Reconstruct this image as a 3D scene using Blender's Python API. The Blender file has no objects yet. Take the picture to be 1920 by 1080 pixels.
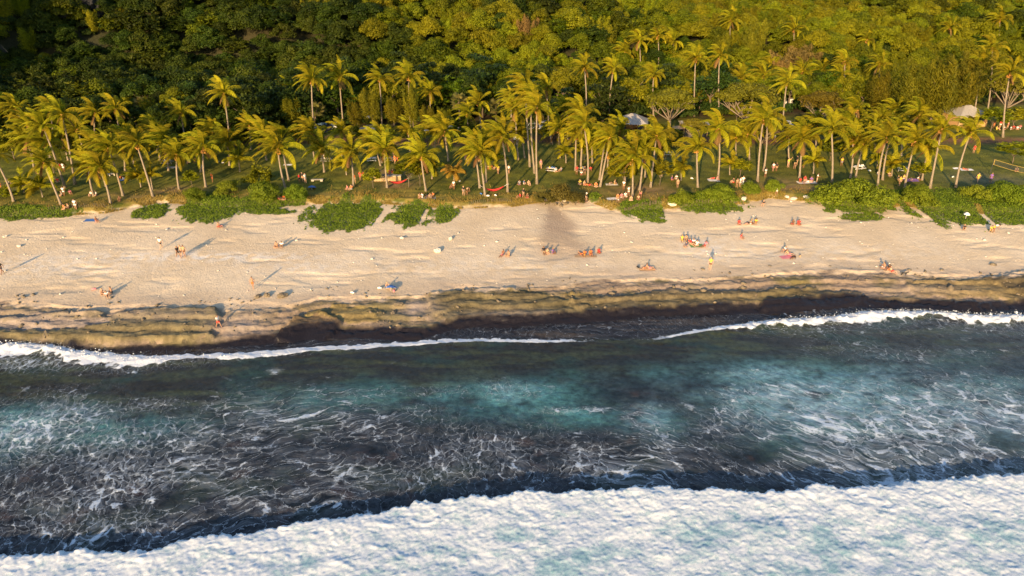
import bpy, math, random
import numpy as np
from mathutils import Vector, Matrix

rnd = random.Random(7)
rng = np.random.default_rng(7)
scene = bpy.context.scene
COL = scene.collection

# ------------------------------------------------------------------ camera, sky, sun, exposure
PITCH = math.radians(27.0)
CZ = 44.0
FPX = 1297.0                      # focal length in pixels of a 1920 px wide picture
cam_data = bpy.data.cameras.new("camera")
cam_data.sensor_width = 36.0
cam_data.lens = 36.0 * FPX / 1920.0
cam_data.clip_start = 0.5
cam_data.clip_end = 9000
camera = bpy.data.objects.new("camera", cam_data)
camera.location = (0, 0, CZ)
camera.rotation_euler = (math.pi / 2 - PITCH, 0, 0)
COL.objects.link(camera)
scene.camera = camera

SUN_EL = math.radians(13.5)
SUN_AZ = math.radians(18.0)       # light travels inland and a little to the right
world = bpy.data.worlds.new("World")
scene.world = world
world.use_nodes = True
wn = world.node_tree.nodes
wl = world.node_tree.links
wn.clear()
wo = wn.new("ShaderNodeOutputWorld")
bg = wn.new("ShaderNodeBackground")
sky = wn.new("ShaderNodeTexSky")
sky.sky_type = 'NISHITA'
sky.sun_disc = False
sky.sun_elevation = SUN_EL
sky.sun_rotation = math.pi + SUN_AZ
sky.air_density = 1.0
sky.dust_density = 1.0
sky.ozone_density = 1.4
bg.inputs[1].default_value = 0.15
wl.new(sky.outputs[0], bg.inputs[0])
wl.new(bg.outputs[0], wo.inputs[0])

sun_data = bpy.data.lights.new("sun", 'SUN')
sun_data.energy = 5.0
sun_data.angle = math.radians(0.5)
sun_data.color = (1.0, 0.68, 0.34)
sun = bpy.data.objects.new("sun", sun_data)
sdir = Vector((math.sin(SUN_AZ) * math.cos(SUN_EL), math.cos(SUN_AZ) * math.cos(SUN_EL), -math.sin(SUN_EL)))
sun.rotation_euler = sdir.to_track_quat('-Z', 'Y').to_euler()
sun.location = (-60, -150, 80)
COL.objects.link(sun)

scene.view_settings.view_transform = 'Standard'
scene.view_settings.look = 'None'
scene.view_settings.exposure = 0.9
scene.view_settings.gamma = 1.0
scene.view_settings.use_curve_mapping = False
scene.render.engine = 'CYCLES'
scene.cycles.max_bounces = 5
scene.cycles.diffuse_bounces = 3
scene.cycles.glossy_bounces = 2
scene.cycles.transmission_bounces = 3
scene.cycles.transparent_max_bounces = 4
scene.cycles.caustics_reflective = False
scene.cycles.caustics_refractive = False

# ------------------------------------------------------------------ numeric helpers
SP, CP = math.sin(PITCH), math.cos(PITCH)

def ray(px, py):
    u = (px - 960) / FPX
    v = (py - 540) / FPX
    return u, CP - SP * v, -(SP + CP * v)

def on_plane(px, py, z=0.0):
    u, dy, dz = ray(np.asarray(px, float), np.asarray(py, float))
    t = (z - CZ) / dz
    return u * t, dy * t

def pnoise(x, y, seed=0):
    xi = np.floor(x).astype(np.int64); yi = np.floor(y).astype(np.int64)
    xf = x - xi; yf = y - yi
    def g(ix, iy, fx, fy):
        h = (ix * 374761393 + iy * 668265263 + seed * 974711) & 0xffffffff
        h = ((h ^ (h >> 13)) * 1274126177) & 0xffffffff
        h = h ^ (h >> 16)
        a = (h & 0xffff) / 65536.0 * 2 * np.pi
        return np.cos(a) * fx + np.sin(a) * fy
    u = xf * xf * xf * (xf * (xf * 6 - 15) + 10)
    v = yf * yf * yf * (yf * (yf * 6 - 15) + 10)
    n00 = g(xi, yi, xf, yf); n10 = g(xi + 1, yi, xf - 1, yf)
    n01 = g(xi, yi + 1, xf, yf - 1); n11 = g(xi + 1, yi + 1, xf - 1, yf - 1)
    return ((n00 * (1 - u) + n10 * u) * (1 - v) + (n01 * (1 - u) + n11 * u) * v) * 1.5

def fbm(x, y, oct=4, seed=0, gain=0.5):
    a = 1.0; s = 0; t = 0
    for i in range(oct):
        s = s + a * pnoise(x, y, seed + i * 17); t += a
        x = x * 2.03 + 11.7; y = y * 2.03 - 5.3; a *= gain
    return s / t * 1.4

def sstep(a, b, x):
    t = np.clip((x - a) / (b - a), 0, 1)
    return t * t * (3 - 2 * t)

def curve(pts, z):
    X, Y = on_plane([p[0] for p in pts], [p[1] for p in pts], z)
    X = np.concatenate([[-900], X, [900]]); Y = np.concatenate([[Y[0]], Y, [Y[-1]]])
    return lambda x: np.interp(x, X, Y)

def blobs(X, Y, lst, z=0.0):
    """soft elliptical patches: (px, py, radius_x_px, radius_y_px, amount)"""
    out = np.zeros_like(X)
    for (px, py, rx, ry, a) in lst:
        cx, cy = on_plane(px, py, z)
        x2, _ = on_plane(px + rx, py, z)
        _, y2 = on_plane(px, py - ry, z)
        _, y3 = on_plane(px, py + ry, z)
        wx = abs(x2 - cx); wy = abs(y2 - y3) / 2
        out = np.maximum(out, a * np.exp(-(((X - cx) / wx) ** 2 + ((Y - cy) / wy) ** 2)))
    return out

# shoreline curves
shore = curve([(0, 634), (100, 640), (200, 646), (400, 642), (520, 632), (575, 616), (700, 622), (800, 622), (860, 604), (960, 603),
               (1160, 588), (1270, 582), (1430, 577), (1560, 562), (1680, 566), (1840, 574), (1920, 570)], 0.35)
vegedge = curve([(0, 408), (120, 404), (200, 400), (300, 380), (345, 382), (400, 392), (560, 384), (680, 380), (850, 392), (960, 388),
                 (1040, 376), (1100, 378), (1160, 398), (1240, 392), (1300, 388), (1400, 382), (1440, 372), (1520, 378), (1640, 398), (1690, 385),
                 (1760, 400), (1920, 402)], 2.8)
foamline = curve([(0, 645), (90, 648), (140, 660), (280, 671), (430, 665), (600, 653), (840, 638), (930, 637), (1060, 639), (1230, 636),
                  (1330, 617), (1440, 604), (1560, 596), (1640, 586), (1740, 586), (1850, 594), (1920, 592)], 0.2)
breaker = curve([(-60, 1034), (0, 1034), (60, 1034), (130, 1026), (220, 1026), (280, 1030), (330, 1008), (420, 998), (520, 983), (560, 972), (640, 966),
                 (740, 950), (780, 935), (850, 930), (960, 920), (1100, 914), (1250, 908), (1330, 912), (1430, 916), (1540, 906), (1640, 904),
                 (1720, 895), (1800, 889), (1920, 880), (1980, 876)], 0.35)

def hillfoot(x):
    return 193 + 6 * pnoise(x * 0.02 + 3.1, x * 0 + 0.5, 5) - 10 * sstep(-60, -130, x)

def woodline(x):
    return np.interp(x, [-150, -62, -48, 0, 60, 95, 110, 160], [146, 148, 160, 170, 173, 178, 186, 190])

# beach-rock slabs: (outline in the picture, height, colour, algae)
SLABS = [([(-60, 602), (0, 599), (100, 597), (190, 592), (205, 601), (300, 588), (402, 587), (414, 600), (402, 616), (392, 631), (280, 634), (120, 633), (-60, 628)], 0.42, (0.145, 0.120, 0.060)),
         ([(-60, 606), (100, 604), (200, 602), (215, 610), (150, 618), (-60, 618)], -0.22, (0.25, 0.205, 0.175)),
         ([(425, 590), (520, 585), (530, 600), (480, 615), (430, 622)], 0.12, (0.24, 0.19, 0.13)),
         ([(505, 630), (535, 612), (560, 597), (600, 592), (650, 602), (632, 612), (610, 627), (560, 632)], 0.45, (0.125, 0.088, 0.048)),
         ([(560, 592), (640, 574), (720, 588), (700, 600), (640, 600)], 0.22, (0.18, 0.14, 0.055)),
         ([(615, 615), (690, 613), (790, 617), (796, 625), (700, 628), (612, 628)], 0.16, (0.022, 0.017, 0.018)),
         ([(800, 560), (870, 551), (960, 552), (1050, 562), (1110, 572), (1000, 588), (860, 600), (810, 590)], 0.24, (0.115, 0.095, 0.048)),
         ([(1060, 560), (1180, 556), (1260, 548), (1420, 548), (1430, 562), (1340, 574), (1180, 578), (1080, 580)], 0.26, (0.125, 0.10, 0.052)),
         ([(1425, 548), (1520, 542), (1612, 546), (1622, 556), (1600, 564), (1430, 572)], 0.28, (0.105, 0.085, 0.04)),
         ([(1440, 560), (1620, 554), (1680, 562), (1560, 572), (1440, 578)], 0.18, (0.030, 0.020, 0.019)),
         ([(1665, 562), (1760, 562), (1835, 563), (1846, 571), (1760, 577), (1670, 574)], 0.22, (0.035, 0.022, 0.020)),
         ([(1700, 535), (1800, 533), (1990, 520), (1990, 560), (1850, 556), (1720, 552)], 0.22, (0.17, 0.13, 0.06)),
         ([(1840, 526), (1990, 512), (1990, 552), (1880, 548)], 0.20, (0.07, 0.055, 0.03))]
SLABW = [(np.stack(on_plane([p[0] for p in pl], [p[1] for p in pl], 1.0), 1), h, c) for pl, h, c in SLABS]

def slab_masks(X, Y):
    wx = X + 0.9 * fbm(X * 0.22, Y * 0.3, 3, 191) + 0.35 * fbm(X * 1.1, Y * 1.3, 3, 192); wy = Y + 0.7 * fbm(X * 0.22 + 9, Y * 0.3, 3, 193) + 0.3 * fbm(X * 1.1, Y * 1.3 + 7, 3, 194)
    out = []
    for P, h, c in SLABW:
        ins = np.zeros(np.shape(X), bool)
        n = len(P)
        for i in range(n):
            x1, y1 = P[i]; x2, y2 = P[(i + 1) % n]
            if y1 == y2: continue
            cr = ((y1 > wy) != (y2 > wy)) & (wx < (x2 - x1) * (wy - y1) / (y2 - y1) + x1)
            ins ^= cr
        out.append(ins.astype(float))
    return out

def height(X, Y, detail=True):
    X = np.asarray(X, float); Y = np.asarray(Y, float)
    ys = shore(X); yv = vegedge(X)
    d = Y - ys
    s = np.clip(d / (yv - ys), 0, 1)
    # tilted strata of beach rock: steps above the waterline
    band = 6.7 + 1.5 * pnoise(X * 0.05, X * 0, 9)
    q = np.clip(d / band, 0, 1)
    q2 = q * 3.2 + 0.35 * fbm(X * 0.09, Y * 0.25, 3, 21)
    st = np.floor(q2); fr = q2 - st
    ledge = (st + sstep(0.0, 0.16, fr)) / 3.2
    lm = sstep(1.12, 0.8, q)
    zb = 0.30 + 1.1 * (ledge * lm + np.clip(q, 0, 1) * (1 - lm)) * 1.0
    zb = zb + 1.4 * s
    zb = np.where(d < 0, 0.30 + d * 0.35, zb)
    zb = np.maximum(zb, -3.0)
    bank = sstep(-0.2, 1.6, Y - yv)
    z = zb + bank * 0.75 + np.clip(Y - yv, 0, 400) * 0.008
    # drainage gully in the sand
    gx, _ = on_plane(1042, 420, 2.5)
    g = np.exp(-((X - gx - 0.5) / (1.5 + 0.18 * np.clip(yv - Y, 0, 30))) ** 2) * sstep(-20, -2, Y - yv) * sstep(3, -1, Y - yv)
    z = z - 0.2 * g
    yh = hillfoot(X)
    slope = 0.30 + 0.22 * sstep(60, -110, X)
    dh = np.clip(Y - yh, 0, 1e9)
    rise = slope * dh * sstep(0, 25, dh)
    rise = 115 * (1 - np.exp(-rise / 115))
    z = z + rise + sstep(0, 30, dh) * 2.5 * fbm(X * 0.03, Y * 0.03, 3, 31)
    # rocky spur added out of view on the left to shade the wood
    hx = sstep(-130, -156, X + 4 * pnoise(Y * 0.06, X * 0 + 2, 33)) * sstep(118, 140, Y) * sstep(235, 175, Y) * sstep(-330, -220, X)
    z = z + hx * (56 + 8 * fbm(X * 0.05, Y * 0.05, 3, 34))
    if detail and X.size > 50:
        for mk, (P_, hh, cc) in zip(slab_masks(X, Y), SLABW): z = z + mk * hh
    if detail:
        sand = sstep(0.9, 1.15, d / band) * (1 - bank)
        foot = fbm(X * 1.9, Y * 1.6, 2, 41, 0.7) * 0.024 + fbm(X * 0.5, Y * 0.5, 2, 43) * 0.012
        z = z + sand * foot
        rockm = sstep(-2, 0, d) * (1 - sstep(0.9, 1.15, d / band))
        z = z + rockm * (0.22 * fbm(X * 0.9, Y * 1.7, 5, 45, 0.7) + 0.10 * fbm(X * 0.15, Y * 0.5, 3, 46))
        z = z + bank * sstep(5, 0, dh) * 0.12 * fbm(X * 0.3, Y * 0.3, 4, 47)
    return z

def ground(px, py):
    """where the line of sight through a picture point meets the ground"""
    u, dy, dz = ray(px, py)
    t = np.arange(60, 420, 0.5)
    X = u * t; Y = dy * t; Z = CZ + dz * t
    below = Z < height(X, Y, False)
    i = int(np.argmax(below)) if below.any() else len(t) - 1
    a, b = t[max(i - 1, 0)], t[i]
    for _ in range(14):
        m = (a + b) / 2
        if CZ + dz * m < float(height(u * m, dy * m, False)): b = m
        else: a = m
    X, Y = u * b, dy * b
    return float(X), float(Y), float(height(X, Y, False))

def at_depth(px, py, Y):
    u, dy, dz = ray(px, py)
    t = Y / dy
    return float(u * t), float(CZ + dz * t)

# ------------------------------------------------------------------ mesh + object helpers
def new_mesh(name, V, F, mats=(), smooth=False, attrs=None, fmat=None):
    V = np.asarray(V, np.float32).reshape(-1, 3)
    me = bpy.data.meshes.new(name)
    if isinstance(F, np.ndarray):
        k = F.shape[1]
        me.vertices.add(len(V)); me.vertices.foreach_set('co', V.ravel())
        me.loops.add(F.size); me.loops.foreach_set('vertex_index', F.astype(np.int32).ravel())
        me.polygons.add(len(F)); me.polygons.foreach_set('loop_start', np.arange(0, F.size, k, dtype=np.int32))
        me.update(calc_edges=True)
    else:
        me.from_pydata([tuple(map(float, v)) for v in V], [], F)
    for m in (mats if isinstance(mats, (list, tuple)) else [mats]):
        me.materials.append(m)
    if fmat is not None:
        me.polygons.foreach_set('material_index', np.asarray(fmat, np.int32))
    if smooth:
        me.polygons.foreach_set('use_smooth', np.ones(len(me.polygons), bool))
    for k, a in (attrs or {}).items():
        a = np.asarray(a, np.float32)
        if a.ndim == 2:
            if a.shape[1] == 3:
                a = np.concatenate([a, np.ones((len(a), 1), np.float32)], 1)
            at = me.attributes.new(k, 'FLOAT_COLOR', 'POINT'); at.data.foreach_set('color', a.ravel())
        else:
            at = me.attributes.new(k, 'FLOAT', 'POINT'); at.data.foreach_set('value', a.ravel())
    me.update()
    return me

def link(name, data, parent=None, loc=(0, 0, 0), rot=(0, 0, 0), scl=1.0):
    o = bpy.data.objects.new(name, data)
    COL.objects.link(o)
    if parent is not None: o.parent = parent
    o.location = loc; o.rotation_euler = rot
    o.scale = (scl,) * 3 if not isinstance(scl, (tuple, list)) else scl
    return o

def tag(o, label=None, cat=None, group=None, kind=None):
    if label: o['label'] = label
    if cat: o['category'] = cat
    if group: o['group'] = group
    if kind: o['kind'] = kind
    return o

def thing(name, label, cat, loc, rz=0.0, group=None, scl=1.0):
    return tag(link(name, None, None, loc, (0, 0, rz), scl), label, cat, group)

class MB:
    """collects simple solids into one mesh"""
    def __init__(s): s.v = []; s.f = []
    def add(s, V, F):
        n = len(s.v); s.v += [tuple(map(float, p)) for p in V]; s.f += [tuple(n + i for i in f) for f in F]; return s
    def box(s, c, d, rz=0.0, top=1.0, M=None):
        cx, cy, cz = c; x, y, z = d[0] / 2, d[1] / 2, d[2] / 2
        P = []
        for sz in (-1, 1):
            k = top if sz > 0 else 1
            for (a, b) in ((-1, -1), (1, -1), (1, 1), (-1, 1)):
                px, py = a * x * k, b * y * k
                P.append((cx + px * math.cos(rz) - py * math.sin(rz), cy + px * math.sin(rz) + py * math.cos(rz), cz + sz * z))
        return s.add(P, [(3, 2, 1, 0), (4, 5, 6, 7), (0, 1, 5, 4), (1, 2, 6, 5), (2, 3, 7, 6), (3, 0, 4, 7)])
    def tube(s, pts, rad, n=6, cap=True):
        pts = [Vector(p) for p in pts]
        if not isinstance(rad, (list, tuple)): rad = [rad] * len(pts)
        rings = []
        for i, p in enumerate(pts):
            d = (pts[min(i + 1, len(pts) - 1)] - pts[max(i - 1, 0)])
            d = d.normalized() if d.length > 1e-6 else Vector((0, 0, 1))
            a = d.cross(Vector((0.0, 1, 0)) if abs(d.y) < 0.9 else Vector((1, 0, 0))).normalized(); b = d.cross(a)
            rings.append([p + (a * math.cos(2 * math.pi * k / n) + b * math.sin(2 * math.pi * k / n)) * rad[i] for k in range(n)])
        V = [q for r in rings for q in r]; F = []
        for i in range(len(pts) - 1):
            for k in range(n):
                F.append((i * n + k, i * n + (k + 1) % n, (i + 1) * n + (k + 1) % n, (i + 1) * n + k))
        if cap: F.append(tuple(range(n))[::-1]); F.append(tuple((len(pts) - 1) * n + k for k in range(n)))
        return s.add(V, F)
    def ball(s, c, r, n=8, m=5, M=None, z0=-1.0):
        if not isinstance(r, (tuple, list)): r = (r, r, r)
        V = []; F = []
        for i in range(m + 1):
            ph = -math.pi / 2 + math.pi * i / m
            for k in range(n):
                th = 2 * math.pi * k / n
                p = Vector((r[0] * math.cos(ph) * math.cos(th), r[1] * math.cos(ph) * math.sin(th), r[2] * max(math.sin(ph), z0)))
                V.append(p + Vector(c))
        for i in range(m):
            for k in range(n):
                F.append((i * n + k, i * n + (k + 1) % n, (i + 1) * n + (k + 1) % n, (i + 1) * n + k))
        return s.add(V, F)
    def mesh(s, name, mat, smooth=False): return new_mesh(name, s.v, s.f, mat, smooth)
    def build(s, name, mat, parent=None, loc=(0, 0, 0), rot=(0, 0, 0), smooth=False):
        return link(name, s.mesh(name, mat, smooth), parent, loc, rot)

def grid(xs, ys):
    X, Y = np.meshgrid(xs, ys)
    nx, ny = len(xs), len(ys)
    i = np.arange(nx * ny).reshape(ny, nx)
    F = np.stack([i[:-1, :-1], i[:-1, 1:], i[1:, 1:], i[1:, :-1]], -1).reshape(-1, 4)
    return X, Y, F

# ------------------------------------------------------------------ materials
def mat_base(name):
    m = bpy.data.materials.new(name); m.use_nodes = True
    n = m.node_tree.nodes; l = m.node_tree.links
    b = n['Principled BSDF']
    return m, n, l, b

def plain(name, col, rough=0.7, var=0.08, metal=0.0, scale=3.0):
    m, n, l, b = mat_base(name)
    b.inputs['Roughness'].default_value = rough
    b.inputs['Metallic'].default_value = metal
    t = n.new('ShaderNodeTexNoise'); t.inputs['Scale'].default_value = scale; t.inputs['Detail'].default_value = 4
    g = n.new('ShaderNodeTexCoord'); l.new(g.outputs['Object'], t.inputs['Vector'])
    r = n.new('ShaderNodeMix'); r.data_type = 'RGBA'
    r.inputs[6].default_value = (*[c * (1 - var * 2) for c in col], 1); r.inputs[7].default_value = (*[min(1, c * (1 + var * 2)) for c in col], 1)
    l.new(t.outputs[0], r.inputs[0]); l.new(r.outputs[2], b.inputs['Base Color'])
    return m

def leafmat(name, dark, light, trans=0.3, hvar=0.05, vvar=0.5, rough=0.55):
    """leaf colour varies leaf by leaf (attribute tint) and plant by plant"""
    m, n, l, b = mat_base(name)
    a = n.new('ShaderNodeAttribute'); a.attribute_name = 'tint'
    mix = n.new('ShaderNodeMix'); mix.data_type = 'RGBA'
    mix.inputs[6].default_value = (*dark, 1); mix.inputs[7].default_value = (*light, 1)
    l.new(a.outputs['Fac'], mix.inputs[0])
    oi = n.new('ShaderNodeObjectInfo')
    hs = n.new('ShaderNodeHueSaturation')
    r1 = n.new('ShaderNodeMapRange'); r1.inputs[3].default_value = 0.5 - hvar; r1.inputs[4].default_value = 0.5 + hvar * 0.6
    m2 = n.new('ShaderNodeMath'); m2.operation = 'MULTIPLY'; m2.inputs[1].default_value = 7.31
    m3 = n.new('ShaderNodeMath'); m3.operation = 'FRACT'
    r2 = n.new('ShaderNodeMapRange'); r2.inputs[3].default_value = 1 - vvar; r2.inputs[4].default_value = 1 + vvar
    l.new(oi.outputs['Random'], r1.inputs[0]); l.new(oi.outputs['Random'], m2.inputs[0]); l.new(m2.outputs[0], m3.inputs[0]); l.new(m3.outputs[0], r2.inputs[0])
    l.new(r1.outputs[0], hs.inputs['Hue']); l.new(r2.outputs[0], hs.inputs['Value']); l.new(mix.outputs[2], hs.inputs['Color'])
    l.new(hs.outputs[0], b.inputs['Base Color'])
    b.inputs['Roughness'].default_value = rough
    b.inputs['Specular IOR Level'].default_value = 0.12
    tr = n.new('ShaderNodeBsdfTranslucent'); l.new(hs.outputs[0], tr.inputs[0])
    ms = n.new('ShaderNodeMixShader'); ms.inputs[0].default_value = trans
    out = n['Material Output']
    l.new(b.outputs[0], ms.inputs[1]); l.new(tr.outputs[0], ms.inputs[2]); l.new(ms.outputs[0], out.inputs[0])
    return m

def ramp(n, l, src, stops):
    r = n.new('ShaderNodeValToRGB')
    cr = r.color_ramp
    while len(cr.elements) > 1: cr.elements.remove(cr.elements[-1])
    cr.elements[0].position = stops[0][0]; cr.elements[0].color = (*stops[0][1], 1)
    for p, c in stops[1:]:
        e = cr.elements.new(p); e.color = (*c, 1)
    l.new(src, r.inputs[0])
    return r

def noise_node(n, l, vec, scale, detail=5, rough=0.55, dist=0.0):
    t = n.new('ShaderNodeTexNoise'); t.inputs['Scale'].default_value = scale; t.inputs['Detail'].default_value = detail
    t.inputs['Roughness'].default_value = rough; t.inputs['Distortion'].default_value = dist
    l.new(vec, t.inputs['Vector'])
    return t

def mathn(n, l, op, a, b=None, clamp=False):
    m = n.new('ShaderNodeMath'); m.operation = op; m.use_clamp = clamp
    for i, v in enumerate((a, b)):
        if v is None: continue
        if isinstance(v, (int, float)): m.inputs[i].default_value = v
        else: l.new(v, m.inputs[i])
    return m.outputs[0]

def mixc(n, l, f, a, b, mode='MIX'):
    m = n.new('ShaderNodeMix'); m.data_type = 'RGBA'; m.blend_type = mode
    for i, v in ((0, f), (6, a), (7, b)):
        if isinstance(v, (int, float)): m.inputs[i].default_value = v
        elif isinstance(v, tuple): m.inputs[i].default_value = (*v, 1)
        else: l.new(v, m.inputs[i])
    return m.outputs[2]

# ground: colour comes from the attribute 'col', grain from noise
def ground_mat(name, fine=3.0, amt=0.35, bump=0.3, bscale=4.0, bdist=0.15):
    m, n, l, b = mat_base(name)
    a = n.new('ShaderNodeAttribute'); a.attribute_name = 'col'
    g = n.new('ShaderNodeNewGeometry')
    t = noise_node(n, l, g.outputs['Position'], fine, 6, 0.65)
    t2 = noise_node(n, l, g.outputs['Position'], fine * 0.12, 4, 0.6)
    s = mathn(n, l, 'ADD', t.outputs[0], t2.outputs[0])
    s = mathn(n, l, 'SUBTRACT', s, 1.0)
    s = mathn(n, l, 'MULTIPLY', s, amt * 2)
    s = mathn(n, l, 'ADD', s, 1.0)
    hs = n.new('ShaderNodeHueSaturation'); l.new(a.outputs['Color'], hs.inputs['Color']); l.new(s, hs.inputs['Value'])
    l.new(hs.outputs[0], b.inputs['Base Color'])
    wet = n.new('ShaderNodeAttribute'); wet.attribute_name = 'wet'
    rr = n.new('ShaderNodeMapRange'); rr.inputs[3].default_value = 0.9; rr.inputs[4].default_value = 0.3
    l.new(wet.outputs['Fac'], rr.inputs[0]); l.new(rr.outputs[0], b.inputs['Roughness'])
    b.inputs['Specular IOR Level'].default_value = 0.25
    tb = noise_node(n, l, g.outputs['Position'], bscale, 5, 0.6)
    bp = n.new('ShaderNodeBump'); bp.inputs['Strength'].default_value = bump; bp.inputs['Distance'].default_value = bdist
    l.new(tb.outputs[0], bp.inputs['Height']); l.new(bp.outputs[0], b.inputs['Normal'])
    return m

M_SAND = ground_mat('sand_and_rock', 3.0, 0.17, 0.6, 3.8, 0.14)
M_LAWN = ground_mat('lawn_turf', 1.6, 0.4, 0.5, 3.0, 0.15)
M_HILL = ground_mat('hill_soil', 0.8, 0.4, 0.5, 1.0, 0.5)

def lerp(a, b, t):
    t = np.asarray(t)[..., None]
    return np.asarray(a) * (1 - t) + np.asarray(b) * t

# beach vine patches (picture x, y, radii)
VINE = [(30, 402, 60, 10), (115, 401, 34, 7), (285, 395, 34, 13), (385, 388, 52, 25), (480, 385, 36, 12), (530, 380, 50, 8),
        (650, 402, 84, 26), (775, 402, 42, 19), (830, 402, 28, 13), (1205, 397, 40, 14), (1325, 383, 75, 15), (1115, 375, 12, 6),
        (1600, 380, 78, 20), (1690, 375, 50, 12), (1780, 392, 90, 30), (1880, 390, 80, 32), (1620, 405, 40, 6), (1235, 412, 16, 4), (400, 402, 46, 13), (505, 396, 50, 5)]

def vine_mask(X, Y):
    m = np.zeros_like(X) - 1.0
    for (px, py, rx, ry) in VINE:
        cx, cy = on_plane(px, py, 2.9)
        x2, _ = on_plane(px + rx, py, 2.9)
        _, ya = on_plane(px, py - ry, 2.9); _, yb = on_plane(px, py + ry, 2.9)
        wx = abs(x2 - cx); wy = abs(ya - yb) / 2; cy = (ya + yb) / 2
        m = np.maximum(m, 1 - ((X - cx) / wx) ** 2 - ((Y - cy) / wy) ** 2)
    # trodden paths through the cover
    def line(a, b, w):
        ax, ay = on_plane(a[0], a[1], 2.8); bx, by = on_plane(b[0], b[1], 2.8)
        t = np.clip(((X - ax) * (bx - ax) + (Y - ay) * (by - ay)) / ((bx - ax) ** 2 + (by - ay) ** 2), 0, 1)
        return np.hypot(X - ax - t * (bx - ax), Y - ay - t * (by - ay)) < w
    p = line((1690, 378), (1745, 410), 0.5) | line((1828, 393), (1870, 425), 0.45) | line((735, 382), (700, 425), 0.6) | line((800, 395), (790, 415), 0.4)
    n = fbm(X * 0.5, Y * 0.22, 4, 61) * 1.1 + fbm((X + Y * 0.4) * 1.3, Y * 0.6, 3, 62) * 0.5
    r = m + n * 0.75
    return np.where(p, -1, r)

def beach_colours(X, Y):
    ys = shore(X); yv = vegedge(X); d = Y - ys
    band = 6.7 + 1.5 * pnoise(X * 0.05, X * 0, 9)
    q = d / band
    n1 = fbm(X * 0.10, Y * 0.10, 4, 71); n2 = fbm(X * 0.6, Y * 0.9, 4, 72); n3 = fbm(X * 0.14, Y * 0.28, 5, 73, 0.6)
    sand = lerp((0.64, 0.505, 0.34), (0.70, 0.57, 0.405), sstep(-0.5, 0.5, n1))
    # whiter coral shingle in long bands
    sh = blobs(X, Y, [(360, 484, 260, 9, 1.0), (100, 500, 200, 22, 0.6), (560, 500, 120, 16, 0.5), (1330, 470, 60, 26, 0.7), (1500, 475, 300, 18, 0.4), (900, 500, 300, 20, 0.35)], 2.0)
    sh = sh * sstep(-0.25, 0.35, fbm(X * 0.8, Y * 0.8, 4, 74))
    sand = lerp(sand, (0.74, 0.70, 0.64), np.clip(sh, 0, 1) * 0.8)
    # stained damp fan below the gap in the bank
    ax, ay = on_plane(1036, 386, 2.6)
    dwn = ay - Y + 1.2 * n3
    fan = sstep(1.15, 0.35, np.abs(X - ax - 0.04 * dwn - 0.8 * n3) / (0.9 + 0.25 * np.clip(dwn, 0, 99))) * sstep(-2, 2, dwn) * sstep(25, 14, dwn) * (0.75 + 0.35 * n1)
    sand = lerp(sand, (0.30, 0.205, 0.145), np.clip(fan, 0, 1) * 0.8)
    # pinkish damp sand near the rock
    sand = lerp(sand, (0.36, 0.27, 0.20), np.clip(sstep(1.9, 1.0, q) * (0.6 + 0.5 * n3), 0, 1) * 0.75)
    # golden grass litter close to the bank
    e = sstep(-2.5, 0.3, Y - yv) * sstep(-0.2, 0.5, n2 + 0.2)
    sand = lerp(sand, (0.34, 0.24, 0.12), e * 0.5)
    # rock shelf
    rock = lerp((0.235, 0.180, 0.135), (0.165, 0.135, 0.07), sstep(-0.2, 0.4, n3))        # brown to olive algae
    rock = lerp(rock, (0.30, 0.23, 0.165), sstep(0.1, 0.6, n2))
    rock = lerp(rock, (0.11, 0.10, 0.045), sstep(0.1, 0.5, fbm(X * 0.10, Y * 0.25, 4, 75)) * 0.8)
    for mk, (P_, hh, cc) in zip(slab_masks(X, Y), SLABW):
        rock = lerp(rock, lerp(np.array(cc) * 0.75, np.array(cc) * 1.45, sstep(-0.35, 0.45, fbm(X * 0.45, Y * 0.9, 5, 79, 0.65))), mk * 0.92)
    ylw = sstep(0.40, 0.5, fbm(X * 0.09 + 9, Y * 0.8, 4, 76)) * sstep(0.3, 0.6, q) * sstep(1.1, 0.7, q)
    rock = lerp(rock, (0.36, 0.27, 0.09), ylw * 0.3)
    crk = sstep(0.10, 0.0, np.abs(fbm(X * 0.22, Y * 0.9, 4, 77))) * 0.6 + 0.4 * sstep(0.06, 0.0, np.abs(fbm(X * 0.7, Y * 1.4, 3, 78)))
    rock = rock * (1 - 0.45 * crk[..., None])
    grey = blobs(X, Y, [(60, 600, 120, 14, .8), (250, 600, 200, 9, .5), (450, 610, 50, 16, .9), (780, 582, 40, 12, 1), (990, 592, 120, 10, .7), (1700, 545, 120, 8, .5), (1300, 545, 80, 6, 0.4)], 1.0)
    rock = lerp(rock, (0.27, 0.225, 0.20), np.clip(grey * (0.9 + 0.5 * n2), 0, 1))
    wetb = sstep(0.16, 0.04, q + 0.12 * sstep(-20, -45, X) + 0.07 * n3 + 0.03 * n2)
    rock = lerp(rock, (0.013, 0.011, 0.014), wetb)
    rm = 1 - sstep(0.78, 1.0, q + 0.35 * n3 + 0.15 * n2)
    col = lerp(sand, rock, rm)
    wet = np.clip(wetb + 0.25 * rm, 0, 1) * rm
    # turf and bare earth
    bank = sstep(-0.1, 0.7, Y - yv + 0.35 * n2)
    vm = sstep(-0.05, 0.1, vine_mask(X, Y))
    col = lerp(col, lawn_colours(X, Y), bank)
    col = lerp(col, (0.045, 0.075, 0.018), vm * 0.75)
    return col, wet

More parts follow.
